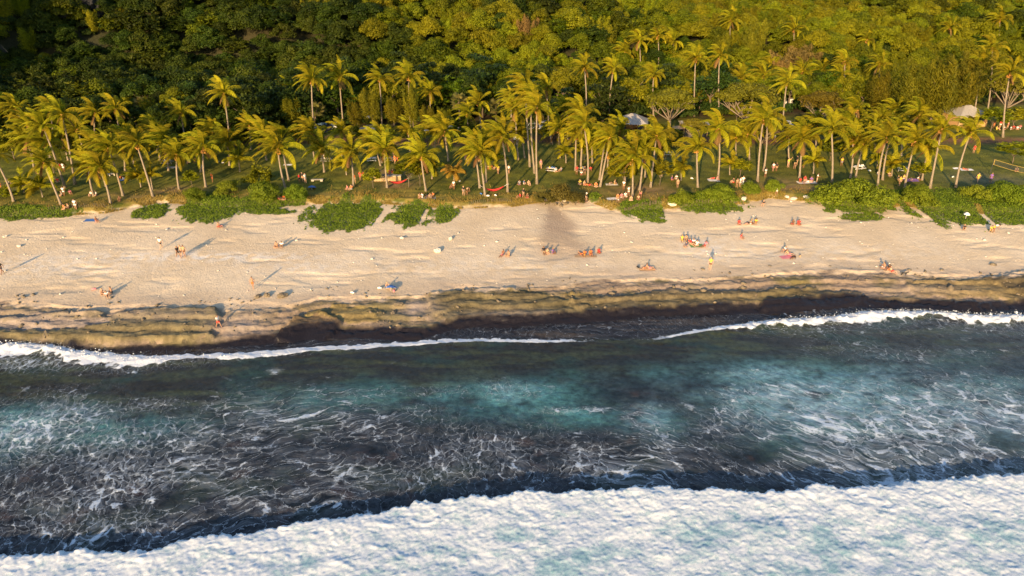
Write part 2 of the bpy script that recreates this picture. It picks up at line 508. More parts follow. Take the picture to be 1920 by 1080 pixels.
def lawn_colours(X, Y):
    n1 = fbm(X * 0.07, Y * 0.07, 4, 81); n2 = fbm(X * 0.35, Y * 0.35, 4, 82); n3 = fbm(X * 0.9, Y * 0.9, 3, 83)
    yv = vegedge(X)
    g = lerp((0.085, 0.098, 0.011), (0.150, 0.150, 0.018), sstep(-0.4, 0.4, n2))
    edge = sstep(9, 1, Y - yv + 3 * n1)
    g = lerp(g, (0.26, 0.19, 0.045), edge * 0.85 * sstep(-0.4, 0.3, n2 + 0.1))
    bare = blobs(X, Y, [(330, 362, 50, 8, 1), (745, 350, 45, 9, 0.9), (720, 330, 50, 10, .8), (1200, 362, 70, 12, 1.0), (1480, 352, 45, 12, 1), (1160, 380, 40, 10, .7), (1690, 368, 20, 8, .9),
                        (930, 385, 70, 4, .6), (30, 350, 50, 8, .6), (1100, 385, 50, 8, .8), (250, 372, 60, 8, .6), (1240, 300, 60, 6, .5), (1850, 340, 60, 12, .3)], 3.2)
    g = lerp(g, (0.27, 0.175, 0.09), np.clip(bare * (0.9 + 0.8 * n2), 0, 1) * 0.85)
    # reddish earth track at the back of the lawn, leaf litter under the wood
    _, y1 = on_plane(0, 272, 3.5); _, y2 = on_plane(0, 258, 3.5)
    yt = 150 + 5 * pnoise(X * 0.02, X * 0 + 3, 84)
    tr = np.exp(-((Y - yt) / 3.2) ** 2)
    g = lerp(g, (0.17, 0.085, 0.045), np.clip(tr * 1.1 + 0.2 * n3, 0, 1) * sstep(0.1, 0.3, tr))
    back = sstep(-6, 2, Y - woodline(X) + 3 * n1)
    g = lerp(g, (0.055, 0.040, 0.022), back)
    g = lerp(g, (0.10, 0.11, 0.13) , np.clip(blobs(X, Y, [(1850, 342, 70, 12, .6)], 3.3), 0, 1) * 0.6)
    return g

# beach: fine grid
xs = np.concatenate([np.arange(-100, 100, 0.22)])
ys = np.arange(66, 121.01, 0.22)
X, Y, F = grid(xs, ys)
Z = height(X, Y)
c, w = beach_colours(X, Y)
link('beach', new_mesh('beach', np.stack([X, Y, Z], -1), F, M_SAND, True, {'col': c.reshape(-1, 3), 'wet': w.ravel()}))['kind'] = 'structure'
for nm, a, b in (('beach', -900, -100), ('beach', 99.88, 900)):
    xs2 = np.linspace(a, b, 200) if a > 0 else np.linspace(a, b, 200)
    if a > 0: xs2[0] = xs[-1]
    X, Y, F = grid(xs2, np.linspace(66, ys[-1], 60))
    c, w = beach_colours(X, Y)
    link(nm, new_mesh(nm, np.stack([X, Y, height(X, Y, False)], -1), F, M_SAND, True, {'col': c.reshape(-1, 3), 'wet': w.ravel()}))['kind'] = 'structure'
# lawn
ys3 = np.arange(ys[-1], 196, 0.5); ys3 = np.append(ys3, 196)
xs3 = np.concatenate([np.linspace(-900, -165, 90)[:-1], np.arange(-165, 165, 0.55), np.linspace(165, 900, 90)])
X, Y, F = grid(xs3, ys3)
Z = height(X, Y) - 0.003
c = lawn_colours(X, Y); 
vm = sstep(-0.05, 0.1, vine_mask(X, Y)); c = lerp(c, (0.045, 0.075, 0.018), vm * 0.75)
shade_spur = sstep(4, 9, Z); c = lerp(c, lerp((0.05, 0.045, 0.035), (0.12, 0.11, 0.10), sstep(-.1, .3, fbm(X * .2, Y * .2, 4, 88))), shade_spur)  # bare rock tint on the added shade-casting rise
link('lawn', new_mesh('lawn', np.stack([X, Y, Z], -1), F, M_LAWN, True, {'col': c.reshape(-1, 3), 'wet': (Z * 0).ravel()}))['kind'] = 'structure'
# hill
xs4 = np.concatenate([np.linspace(-3000, -260, 30)[:-1], np.arange(-260, 260, 2.0), np.linspace(260, 3000, 30)])
ys4 = np.concatenate([np.arange(196, 420, 2.0), np.linspace(420, 6000, 50)])
X, Y, F = grid(xs4, ys4)
Z = height(X, Y, False)
c = lerp((0.03, 0.032, 0.014), (0.05, 0.045, 0.02), sstep(-.3, .3, fbm(X * .1, Y * .1, 4, 89)))
link('hillside', new_mesh('hillside', np.stack([X, Y, Z], -1), F, M_HILL, True, {'col': c.reshape(-1, 3), 'wet': (Z * 0).ravel()}))['kind'] = 'structure'

# ------------------------------------------------------------------ sea
def sea_colours(X, Y):
    n1 = fbm(X * 0.05, Y * 0.08, 4, 101); n2 = fbm(X * 0.35, Y * 0.5, 4, 102); n3 = fbm(X * 0.12, Y * 0.2, 4, 103); n4 = fbm(X * 1.0, Y * 1.3, 3, 104)
    reef = lerp((0.008, 0.010, 0.014), (0.021, 0.022, 0.028), sstep(-.3, .4, n2 + 0.6 * n4))
    reef = lerp(reef, (0.018, 0.026, 0.022), sstep(0.0, .5, n3))
    reef = lerp(reef, (0.045, 0.026, 0.022), sstep(0.35, 0.6, fbm(X * .28, Y * .4, 3, 105)) * 0.5)
    # clear turquoise over sand and dispersed bubbles
    tq = blobs(X, Y, [(700, 735, 260, 30, 0.9), (960, 745, 130, 36, 1.0), (560, 745, 120, 30, .5), (1090, 775, 90, 22, .8), (1220, 790, 60, 30, .6), (200, 790, 160, 40, 0.7), (60, 790, 120, 40, 0.7), (30, 810, 70, 50, .6),
                      (1480, 700, 160, 40, .85), (1620, 740, 130, 30, .9), (1380, 720, 80, 50, .6), (1700, 680, 150, 30, .35), (1400, 740, 60, 60, .6), (1830, 720, 120, 30, .3), (1250, 700, 120, 30, .35), (1580, 810, 160, 50, .35), (1300, 700, 260, 24, .3), (450, 705, 200, 14, .25), (1100, 700, 260, 20, .25), (300, 760, 120, 20, 0.5)])
    tq = np.clip(tq * (1.0 + 0.9 * n3 + 0.7 * n2 + 0.35 * n4), 0, 1)
    dkp = blobs(X, Y, [(880, 750, 26, 12, 1), (800, 735, 24, 8, .8), (770, 755, 30, 8, .8)])
    tq = tq * (1 - 0.85 * np.clip(dkp, 0, 1))
    col = lerp(reef, (0.060, 0.185, 0.200), tq * 0.95)
    milk = blobs(X, Y, [(1540, 750, 170, 50, 1.15), (1800, 770, 220, 60, .65), (1450, 700, 90, 20, .8), (1480, 790, 60, 40, .5), (1640, 705, 90, 16, .7), (960, 735, 40, 20, .6), (40, 800, 60, 30, .6), (1220, 780, 40, 26, .6), (1700, 780, 200, 40, .3), (150, 775, 90, 16, 0.5)])
    col = lerp(col, (0.17, 0.30, 0.37), np.clip(milk * (0.8 + 0.9 * n2 + 0.5 * n4), 0, 1) * 0.75)
    # brown and olive weed on shallow rock near the shore
    dsh = Y - shore(X)
    wd = sstep(-16, -9, dsh + 3 * n1)
    weed = lerp((0.018, 0.017, 0.013), (0.036, 0.044, 0.022), sstep(-.2, .4, fbm(X * .1, Y * .6, 4, 106)))
    weed = lerp(weed, (0.016, 0.032, 0.028), sstep(0.05, .5, n3))
    col = lerp(col, weed, wd * 0.9)
    # wet black shelf between the last wave and the rock
    sh = sstep(0.0, 1.0, Y - foamline(X))
    shelf = lerp((0.011, 0.008, 0.009), (0.040, 0.028, 0.018), sstep(0.0, .5, fbm(X * .07, Y * .9, 4, 107)))
    col = lerp(col, shelf, sh)
    return col

def swell(X, Y):
    z = 0.10 * fbm(X * 0.12, Y * 0.2, 3, 111) + 0.05 * fbm(X * 0.6, Y * 0.8, 3, 112)
    f = np.exp(-((Y - foamline(X) + 0.4) / 0.9) ** 2)
    amp = 0.12 + 0.38 * np.maximum(sstep(20, -52, X + 0 * Y) * sstep(-45, -60, X), sstep(20, 34, X))
    z = z + f * amp * (0.8 + 0.6 * fbm(X * 1.2, Y * 1.2, 3, 113))
    return z

def foam_density(X, Y):
    """solid foam of the wave that runs onto the shelf"""
    d = Y - foamline(X)
    wl_ = sstep(-25, -60, X)            # broad at the left end
    wr_ = sstep(22, 40, X)              # broad at the right end
    mid = np.exp(-((X + 25) / 22) ** 2) * 0.6
    thick = 0.13 + 2.0 * wl_ + 1.3 * wr_ + 0.55 * mid
    thick = thick * (0.75 + 0.8 * fbm(X * 0.12, Y * 0.0, 3, 121))
    gap = 1 - 0.8 * np.exp(-((X - 13) / 10) ** 2) - 0.5 * np.exp(-((X + 4) / 3) ** 2)
    front = sstep(0.9, 0.3, d + 0.55 * fbm(X * 0.8, Y * 0.9, 4, 122, 0.65))
    tail = sstep(-thick * 1.8 - 0.2, -thick * 0.1, d + 0.8 * thick * fbm(X * 0.9, Y * 0.9, 4, 125))
    f = front * tail * gap
    tr = sstep(-6 * (0.3 + wl_ + wr_), 0, d) * sstep(0.5, 0, d) * 0.45 * (wl_ + wr_ + mid)
    return np.clip(f, 0, 1), np.clip(tr, 0, 1)

def lace_density(X, Y):
    n = fbm(X * 0.07, Y * 0.1, 4, 131)
    l = blobs(X, Y, [(250, 880, 330, 120, .62), (60, 800, 160, 60, .7), (420, 800, 140, 60, .5), (150, 1000, 200, 60, .65), (600, 850, 220, 110, .48), (950, 860, 170, 60, .5),
                     (1120, 870, 90, 36, 1.0), (1010, 850, 60, 30, .7), (1230, 850, 70, 60, .65), (1210, 790, 40, 24, .7), (1060, 770, 40, 6, .9), (1120, 768, 30, 5, .9),
                     (1600, 840, 260, 90, .95), (1800, 800, 220, 90, 1.0), (1560, 800, 80, 50, 1.15), (1500, 870, 120, 50, .5), (1400, 780, 60, 60, .5), (1880, 870, 100, 50, .7), (1480, 740, 100, 40, .55),
                     (740, 735, 160, 12, .35), (960, 730, 60, 16, .55), (350, 760, 140, 16, .6), (60, 680, 120, 14, .7), (240, 690, 80, 10, .4), (1700, 660, 200, 20, .3), (1250, 900, 200, 20, .4)])
    l = 1.3 * l * (0.95 + 1.1 * n + 0.9 * fbm(X * 0.22, Y * 0.3, 3, 132))
    spot = blobs(X, Y, [(515, 696, 11, 5, 1.4), (392, 632, 14, 4, 1.2)])
    l = np.maximum(l, spot)
    sh = sstep(-1, 1.0, Y - foamline(X))
    l = l * (1 - sh) + sh * 0.18
    return np.clip(l, 0, 1.15)

def flow(X, Y):
    """coordinates stretched along the currents so the foam web is drawn out"""
    a = np.where(X > 0, -0.65, 0.25) * sstep(8, 35, np.abs(X))
    wx = 0.9 * fbm(X * 0.25, Y * 0.25, 3, 141); wy = 0.9 * fbm(X * 0.25 + 40, Y * 0.25, 3, 142)
    ca, sa = np.cos(a), np.sin(a)
    U = (X * ca + Y * sa) ; V = (-X * sa + Y * ca)
    st = np.where(X > 0, 1.0 + 0.35 * sstep(8, 35, X), 0.75)
    return U / st + wx, V * 1.0 + wy

def sea_mat():
    m, n, l, b = mat_base('sea_water')
    a = n.new('ShaderNodeAttribute'); a.attribute_name = 'col'
    k = n.new('ShaderNodeAttribute'); k.attribute_name = 'mask'      # r solid foam, g foam web, b bubbles
    sep = n.new('ShaderNodeSeparateColor'); l.new(k.outputs['Color'], sep.inputs[0])
    fl = n.new('ShaderNodeAttribute'); fl.attribute_name = 'flow'
    g = n.new('ShaderNodeNewGeometry')
    # web of foam: rounded holes of clear water in torn sheets, walls thickest where they meet
    w1 = noise_node(n, l, fl.outputs['Vector'], 0.9, 6, 0.68)
    vm = n.new('ShaderNodeVectorMath'); vm.operation = 'MULTIPLY_ADD'
    l.new(w1.outputs['Color'], vm.inputs[0]); vm.inputs[1].default_value = (1.9, 1.9, 0); l.new(fl.outputs['Vector'], vm.inputs[2])
    def cells(sc_, feat, out='Distance'):
        vo = n.new('ShaderNodeTexVoronoi'); vo.feature = feat; vo.voronoi_dimensions = '2D'
        vo.inputs['Scale'].default_value = sc_; l.new(vm.outputs[0], vo.inputs['Vector']); return vo.outputs[out]
    patch = noise_node(n, l, g.outputs['Position'], 0.35, 4, 0.6)
    dens = mathn(n, l, 'MULTIPLY', sep.outputs[1], mathn(n, l, 'MULTIPLY', mathn(n, l, 'SUBTRACT', patch.outputs[0], 0.22), 3.2))
    h = mathn(n, l, 'ADD', cells(0.95, 'F1'), mathn(n, l, 'MULTIPLY', cells(2.3, 'F1'), 0.6))
    fine = noise_node(n, l, g.outputs['Position'], 3.5, 5, 0.7)
    h = mathn(n, l, 'ADD', h, mathn(n, l, 'MULTIPLY', mathn(n, l, 'SUBTRACT', fine.outputs[0], 0.5), 0.8))
    thr = mathn(n, l, 'SUBTRACT', 1.16, mathn(n, l, 'MULTIPLY', dens, 0.40))
    sheet = n.new('ShaderNodeMapRange'); sheet.interpolation_type = 'SMOOTHSTEP'
    l.new(mathn(n, l, 'SUBTRACT', h, thr), sheet.inputs[0]); sheet.inputs[1].default_value = 0.0; sheet.inputs[2].default_value = 0.34
    e1 = cells(0.95, 'DISTANCE_TO_EDGE')
    wd = mathn(n, l, 'MAXIMUM', mathn(n, l, 'MULTIPLY', mathn(n, l, 'MULTIPLY', dens, mathn(n, l, 'SUBTRACT', fine.outputs[0], 0.26)), 0.42), 0.001)
    e1 = mathn(n, l, 'SUBTRACT', 1.0, mathn(n, l, 'DIVIDE', e1, wd), True)
    web = mathn(n, l, 'MAXIMUM', mathn(n, l, 'MULTIPLY', sheet.outputs[0], 0.8), mathn(n, l, 'MULTIPLY', e1, 0.72))
    gate = mathn(n, l, 'MULTIPLY', sep.outputs[1], 4.0, True)
    web = mathn(n, l, 'MULTIPLY', web, gate)
    # thin veil of bubbles
    vl = noise_node(n, l, vm.outputs[0], 1.6, 6, 0.7)
    veil = n.new('ShaderNodeMapRange'); veil.inputs[1].default_value = 0.42; veil.inputs[2].default_value = 0.78
    l.new(vl.outputs[0], veil.inputs[0])
    vv = mathn(n, l, 'MULTIPLY', veil.outputs[0], sep.outputs[1]); vv = mathn(n, l, 'MULTIPLY', vv, 0.5)
    # solid foam with a torn edge
    sn = noise_node(n, l, g.outputs['Position'], 2.2, 6, 0.7)
    s1 = mathn(n, l, 'MULTIPLY', sep.outputs[0], 1.9)
    s1 = mathn(n, l, 'ADD', s1, sn.outputs[0]); s1 = mathn(n, l, 'SUBTRACT', s1, 1.05)
    solid = mathn(n, l, 'MULTIPLY', s1, 3.0, True)
    foam = mathn(n, l, 'MAXIMUM', web, solid); foam = mathn(n, l, 'MAXIMUM', foam, vv)
    foam = mathn(n, l, 'MINIMUM', foam, 1.0)
    cn = noise_node(n, l, g.outputs['Position'], 1.3, 6, 0.65)
    rr = n.new('ShaderNodeMapRange'); rr.inputs[1].default_value = 0.3; rr.inputs[2].default_value = 0.7; rr.inputs[3].default_value = 0.5; rr.inputs[4].default_value = 1.6
    l.new(cn.outputs[0], rr.inputs[0])
    hs = n.new('ShaderNodeHueSaturation'); l.new(a.outputs['Color'], hs.inputs['Color']); l.new(rr.outputs[0], hs.inputs['Value'])
    fcol = mixc(n, l, sep.outputs[0], (0.60, 0.69, 0.80), (0.70, 0.72, 0.75))
    c = mixc(n, l, foam, hs.outputs[0], fcol)
    l.new(c, b.inputs['Base Color'])
    ro = n.new('ShaderNodeMapRange'); ro.inputs[3].default_value = 0.22; ro.inputs[4].default_value = 0.9
    l.new(foam, ro.inputs[0]); l.new(ro.outputs[0], b.inputs['Roughness'])
    b.inputs['IOR'].default_value = 1.33
    b.inputs['Specular IOR Level'].default_value = 0.35
    b1 = noise_node(n, l, g.outputs['Position'], 1.4, 5, 0.65, 0.4)
    hgt = mathn(n, l, 'ADD', b1.outputs[0], mathn(n, l, 'MULTIPLY', foam, 0.25))
    bp = n.new('ShaderNodeBump'); bp.inputs['Strength'].default_value = 0.8; bp.inputs['Distance'].default_value = 0.18
    l.new(hgt, bp.inputs['Height']); l.new(bp.outputs[0], b.inputs['Normal'])
    return m
M_SEA = sea_mat()

def sea_sheet(xs, ys, dz=0.0):
    X, Y, F = grid(xs, ys)
    Z = swell(X, Y) + dz
    fd, tr = foam_density(X, Y)
    ld = np.maximum(lace_density(X, Y), tr)
    U, V = flow(X, Y)
    link('sea', new_mesh('sea', np.stack([X, Y, Z], -1), F, M_SEA, True,
         {'col': sea_colours(X, Y).reshape(-1, 3), 'mask': np.stack([fd, ld, ld * 0], -1).reshape(-1, 3), 'flow': np.stack([U, V, U * 0], -1).reshape(-1, 3)}))['kind'] = 'structure'
sea_sheet(np.arange(-95, 95.01, 0.22), np.arange(34, 86.01, 0.2))
sea_sheet(np.linspace(-900, -95, 160), np.linspace(34, 86, 60))
sea_sheet(np.linspace(94.96, 900, 160), np.linspace(34, 86, 60))
sea_sheet(np.concatenate([np.linspace(-5000, -95, 60)[:-1], np.linspace(-95, 95, 80), np.linspace(95, 5000, 60)[1:]]), np.concatenate([np.linspace(-5000, -60, 40)[:-1], np.linspace(-60, 34, 40)]))

# broken wave: thick white water with real relief
def breaker_mat():
    m, n, l, b = mat_base('white_water')
    k = n.new('ShaderNodeAttribute'); k.attribute_name = 'thin'
    g = n.new('ShaderNodeNewGeometry')
    mp = n.new('ShaderNodeMapping'); mp.inputs['Rotation'].default_value = (0, 0, 0.45); mp.inputs['Scale'].default_value = (0.8, 1.1, 1.0)
    l.new(g.outputs['Position'], mp.inputs[0])
    w = noise_node(n, l, mp.outputs[0], 0.9, 7, 0.68, 0.6)
    fil = None                                           # white filaments torn across thinner, bluer foam
    for sc_, ds_, k_ in ((1.1, 0.8, 5.5), (2.8, 1.0, 5.5), (6.5, 1.2, 4.5)):
        q = noise_node(n, l, mp.outputs[0], sc_, 6, 0.62, ds_)
        q = mathn(n, l, 'MULTIPLY', mathn(n, l, 'ABSOLUTE', mathn(n, l, 'SUBTRACT', q.outputs[0], 0.5)), k_)
        q = mathn(n, l, 'SUBTRACT', 1.0, q, True)
        q = mathn(n, l, 'MULTIPLY', q, (0.9, 0.95, 0.8)[int(sc_ > 2) + int(sc_ > 3)])
        fil = q if fil is None else mathn(n, l, 'MAXIMUM', fil, q)
    t = mathn(n, l, 'ADD', mathn(n, l, 'MULTIPLY', k.outputs['Fac'], 0.55), mathn(n, l, 'MULTIPLY', mathn(n, l, 'SUBTRACT', w.outputs[0], 0.30), 2.4))
    t = mathn(n, l, 'SUBTRACT', t, mathn(n, l, 'MULTIPLY', mathn(n, l, 'SUBTRACT', fil, 0.35), 1.0), True)
    r = ramp(n, l, t, [(0.0, (0.62, 0.67, 0.72)), (0.25, (0.45, 0.54, 0.60)), (0.55, (0.30, 0.44, 0.51)), (1.0, (0.15, 0.30, 0.37))])
    l.new(r.outputs[0], b.inputs['Base Color'])
    b.inputs['Roughness'].default_value = 0.85
    b.inputs['Subsurface Weight'].default_value = 0.3
    b.inputs['Subsurface Radius'].default_value = (0.8, 0.9, 1.0)
    b.inputs['Subsurface Scale'].default_value = 0.22
    b.inputs['Specular IOR Level'].default_value = 0.2
    f1 = noise_node(n, l, mp.outputs[0], 2.6, 7, 0.7, 0.8)
    bp = n.new('ShaderNodeBump'); bp.inputs['Strength'].default_value = 0.5; bp.inputs['Distance'].default_value = 0.06
    l.new(f1.outputs[0], bp.inputs['Height']); l.new(bp.outputs[0], b.inputs['Normal'])
    return m
M_BRK = breaker_mat()
def breaker_sheet(xs, ys, cut=True):
    X, Y, F = grid(xs, ys)
    edge = breaker(X) + 0.55 * fbm(X * 0.35, X * 0, 4, 151, 0.6) + 0.5 * fbm(X * 1.3, Y * 1.0, 5, 152, 0.72)
    d = edge - Y
    rise = sstep(-0.05, 0.9, d)
    wq = 1.5 * fbm(X * .35, Y * .35, 3, 163)
    tex = 0.07 * fbm(X * 0.28, Y * 0.4, 4, 153, 0.5)
    billow = (lambda q_: np.sqrt(q_ * q_ + 0.035) - 0.1)(fbm(X * 0.55 + 0.8 * pnoise(X * .4, Y * .4, 8), Y * 0.7 + 0.8 * pnoise(X * .4, Y * .4, 9), 4, 154, 0.5))
    wxx = X + 1.2 * fbm(X * .3, Y * .3, 3, 161); wyy = Y + 1.2 * fbm(X * .3, Y * .3, 3, 162)
    z = rise * (0.62 * np.exp(-d.clip(0) / 9) + 0.15 + tex + 0.20 * billow * (0.25 + 0.75 * np.exp(-d.clip(0) / 3)) + 0.035 * fbm(X * 3.2, Y * 3.2, 3, 155, .8)) - 0.25 * (1 - rise) + swell(X, Y)
    z = z + rise * 0.09 * np.abs(fbm(X * 1.6, Y * 1.6, 4, 159, .7))
    thin = sstep(-0.05, 0.45, fbm(X * 0.22 + Y * 0.1, Y * 0.3, 4, 156)) * sstep(1.5, 6, d) * 0.8 + 0.3 * sstep(2, 10, d) - 0.5 * billow
    keep = (d > -0.5)
    kf = keep.ravel()[F].any(1)
    link('breaking_wave', new_mesh('breaking_wave', np.stack([X, Y, z], -1), F[kf], M_BRK, True, {'thin': thin.ravel()}))['kind'] = 'structure'
breaker_sheet(np.arange(-52, 52.01, 0.12), np.arange(26, 54, 0.11))
breaker_sheet(np.linspace(-400, -52, 300), np.linspace(-10, 54, 90))
breaker_sheet(np.linspace(51.92, 400, 300), np.linspace(-10, 54, 90))
breaker_sheet(np.linspace(-52, 51.92, 180), np.linspace(-10, 26, 60))

# spray thrown off the breaking edge: small white clots and drops
def clots(name, X, Y, Z, R, label):
    o = np.array([(1, 0, 0), (-1, 0, 0), (0, 1, 0), (0, -1, 0), (0, 0, 1), (0, 0, -1)], float)
    f = np.array([(0, 2, 4), (2, 1, 4), (1, 3, 4), (3, 0, 4), (2, 0, 5), (1, 2, 5), (3, 1, 5), (0, 3, 5)])
    C = np.stack([X, Y, Z], 1)
    J = o[None] * R[:, None, None] * rng.uniform(.6, 1.4, (len(X), 6, 1)) + rng.normal(0, .25, (len(X), 1, 3)) * R[:, None, None]
    V = (C[:, None] + J).reshape(-1, 3); F = (f[None] + 6 * np.arange(len(X))[:, None, None]).reshape(-1, 3)
    tag(link(name, new_mesh(name, V, F, M_BRK, True, {'thin': np.zeros(len(V)) - 0.4})), label, 'spray', kind='stuff')
n_ = 5000
ex_ = rng.uniform(-80, 80, n_)
wide = 0.02 + np.maximum(sstep(-25, -60, ex_), sstep(22, 40, ex_))
keep_ = rng.uniform(0, 1, n_) < wide; ex_ = ex_[keep_]; wide = wide[keep_]
ey_ = foamline(ex_) + rng.normal(0.05, 0.4, len(ex_)) * (0.4 + wide)
clots('sea_spray', ex_, ey_, swell(ex_, ey_) + rng.uniform(0, .35, len(ex_)) * wide, rng.exponential(0.02, len(ex_)) + 0.018, 'white froth along the wave running up to the rock shelf')

# ------------------------------------------------------------------ foliage builders
def leaves(P, N, size, aspect=0.55, jit=0.6, tint=None, droop=0.0, direc=None):
    """leaf quads at points P facing roughly N; returns V, F, tint"""
    n = len(P)
    N = N + rng.normal(0, jit, (n, 3)); N /= np.linalg.norm(N, axis=1, keepdims=True) + 1e-9
    if direc is None:
        A = rng.normal(0, 1, (n, 3))
    else:
        A = direc + rng.normal(0, 0.25, (n, 3))
    A[:, 2] -= droop
    A = A - (A * N).sum(1, keepdims=True) * N
    A /= np.linalg.norm(A, axis=1, keepdims=True) + 1e-9
    B = np.cross(N, A)
    s = (np.asarray(size) * rng.uniform(0.7, 1.35, n))[:, None]
    w = s * aspect * 0.5
    V = np.stack([P - A * s * 0.5, P + B * w, P + A * s * 0.5, P - B * w], 1).reshape(-1, 3)
    F = np.arange(4 * n).reshape(-1, 4)
    if tint is None: tint = rng.uniform(0, 1, n)
    return V, F, np.repeat(tint, 4)

def sph(n):
    v = rng.normal(0, 1, (n, 3)); return v / np.linalg.norm(v, axis=1, keepdims=True)

def crown_lobes(R, H, lobes, per, size, mat, name='crown', lobe_r=0.36, flat=1.0, aspect=0.55, z0=0.25, jit=0.5):
    """clumps of leaves on boughs spread through an uneven crown; origin at crown base"""
    Vs = []; Ts = []
    for i in range(lobes):
        a = rng.uniform(0, 2 * np.pi); u = rng.uniform(z0 - 0.35, 1.0)
        rad = math.sqrt(max(0, 1 - max(u, 0) ** 2)) * rng.uniform(0.35, 1.0) if u < 0.9 else rng.uniform(0, .4)
        c = np.array([math.cos(a) * rad * R * rng.uniform(.8, 1.08), math.sin(a) * rad * R * rng.uniform(.8, 1.08), H * (0.45 + 0.5 * u * rng.uniform(.8, 1.1))])
        lr = R * lobe_r * rng.uniform(0.6, 1.25)
        D = sph(per); D[:, 2] = np.where(D[:, 2] < -0.35, -D[:, 2], D[:, 2])
        rr = lr * rng.uniform(0.72, 1.08, per)[:, None]
        P = c + D * rr * np.array([1, 1, 0.78 * flat])
        V, F, T = leaves(P, D + np.array([0, 0, 0.35]), size, aspect, jit, tint=np.clip(rng.normal(0.5 + 0.25 * rng.uniform(-1, 1), 0.22, per), 0, 1))
        Vs.append(V); Ts.append(T)
    V = np.concatenate(Vs); T = np.concatenate(Ts)
    return new_mesh(name, V, np.arange(len(V)).reshape(-1, 4), mat, False, {'tint': T})

def crown_rosettes(R, H, n_ros, size, mat, per=9):
    """open tuft crown, long leaves in rosettes at the twig ends"""
    D = sph(n_ros); D[:, 2] = np.abs(D[:, 2]) * 1.1 - 0.25
    C = D * np.array([R, R, H * 0.55]) * rng.uniform(0.62, 1.05, n_ros)[:, None] + np.array([0, 0, H * 0.5])
    C = C + 0.22 * R * np.sin(C * 2.2 + 1.0)
    P = np.repeat(C, per, 0); dr = sph(n_ros * per); dr[:, 2] = np.abs(dr[:, 2]) * 0.8
    P = P + dr * size * 0.45
    N = np.cross(dr, sph(n_ros * per)) + np.array([0, 0, 0.8])
    V, F, T = leaves(P, N, size, 0.28, 0.2, tint=np.repeat(rng.uniform(0, 1, n_ros), per), direc=dr * 3)
    return new_mesh('crown', V, F, mat, False, {'tint': T})

def crown_tiers(R, H, mat, tiers=6, per=900, size=0.5):
    """flat shelves of foliage one above the other"""
    Vs = []; Ts = []
    for i in range(tiers):
        f = i / (tiers - 1)
        z = H * (0.18 + 0.8 * f); rr = R * (1.0 - 0.62 * f ** 1.6)
        for j in range(5 if f < .8 else 2):
            a = rng.uniform(0, 2 * np.pi); m = rr * rng.uniform(0.3, 0.75)
            br = rr * rng.uniform(0.38, 0.6)
            n = int(per / 5)
            th = rng.uniform(0, 2 * np.pi, n); q = np.sqrt(rng.uniform(0, 1, n)) * br
            P = np.stack([math.cos(a) * m + np.cos(th) * q, math.sin(a) * m + np.sin(th) * q, z + rng.normal(0, 0.12, n) - 0.12 * q + rng.uniform(-.35, .35)], 1)
            V, F, T = leaves(P, np.tile([0, 0, 1.0], (n, 1)), size, 0.5, 0.4, tint=np.clip(rng.normal(.45, .25, n), 0, 1))
            Vs.append(V); Ts.append(T)
    V = np.concatenate(Vs); T = np.concatenate(Ts)
    return new_mesh('crown', V, np.arange(len(V)).reshape(-1, 4), mat, False, {'tint': T})

def crown_plumes(R, H, mat, plumes=16, per=420, size=0.62, wind=-0.25, narrow=0.16):
    """feathery upright plumes of fine drooping twigs"""
    Vs = []; Ts = []
    for i in range(plumes):
        a = rng.uniform(0, 2 * np.pi); m = rng.uniform(0.0, 0.8) * R
        h0 = rng.uniform(0.02, 0.35) * H; L = H * rng.uniform(0.4, 0.62)
        top = 1 - 0.35 * (m / R) ** 2
        L = min(L, H * top - h0)
        t = rng.uniform(0, 1, per) ** 0.8
        ax = np.stack([math.cos(a) * m * (0.55 + 0.5 * t) + wind * 1.5 * t * t, math.sin(a) * m * (0.55 + 0.5 * t), h0 + L * t], 1)
        wr = R * narrow * 2.0 * (np.sin(np.pi * np.clip(t * 0.92 + 0.08, 0, 1)) ** 0.7) + 0.06
        D = sph(per)
        P = ax + D * wr[:, None] * rng.uniform(.4, 1, per)[:, None] * np.array([1, 1, .5])
        dr = D * 1.6 + rng.normal(0, .5, D.shape) + np.array([wind * 1.6, 0, 0.9])
        V, F, T = leaves(P, D + np.array([0, -0.2, 0.2]), size * rng.uniform(.5, 1.1, per), 0.15, 0.5, tint=np.clip(rng.normal(.4 + .3 * rng.uniform(-1, 1), .2, per), 0, 1), direc=dr * 2)
        Vs.append(V); Ts.append(T)
    V = np.concatenate(Vs); T = np.concatenate(Ts)
    return new_mesh('crown', V, np.arange(len(V)).reshape(-1, 4), mat, False, {'tint': T})

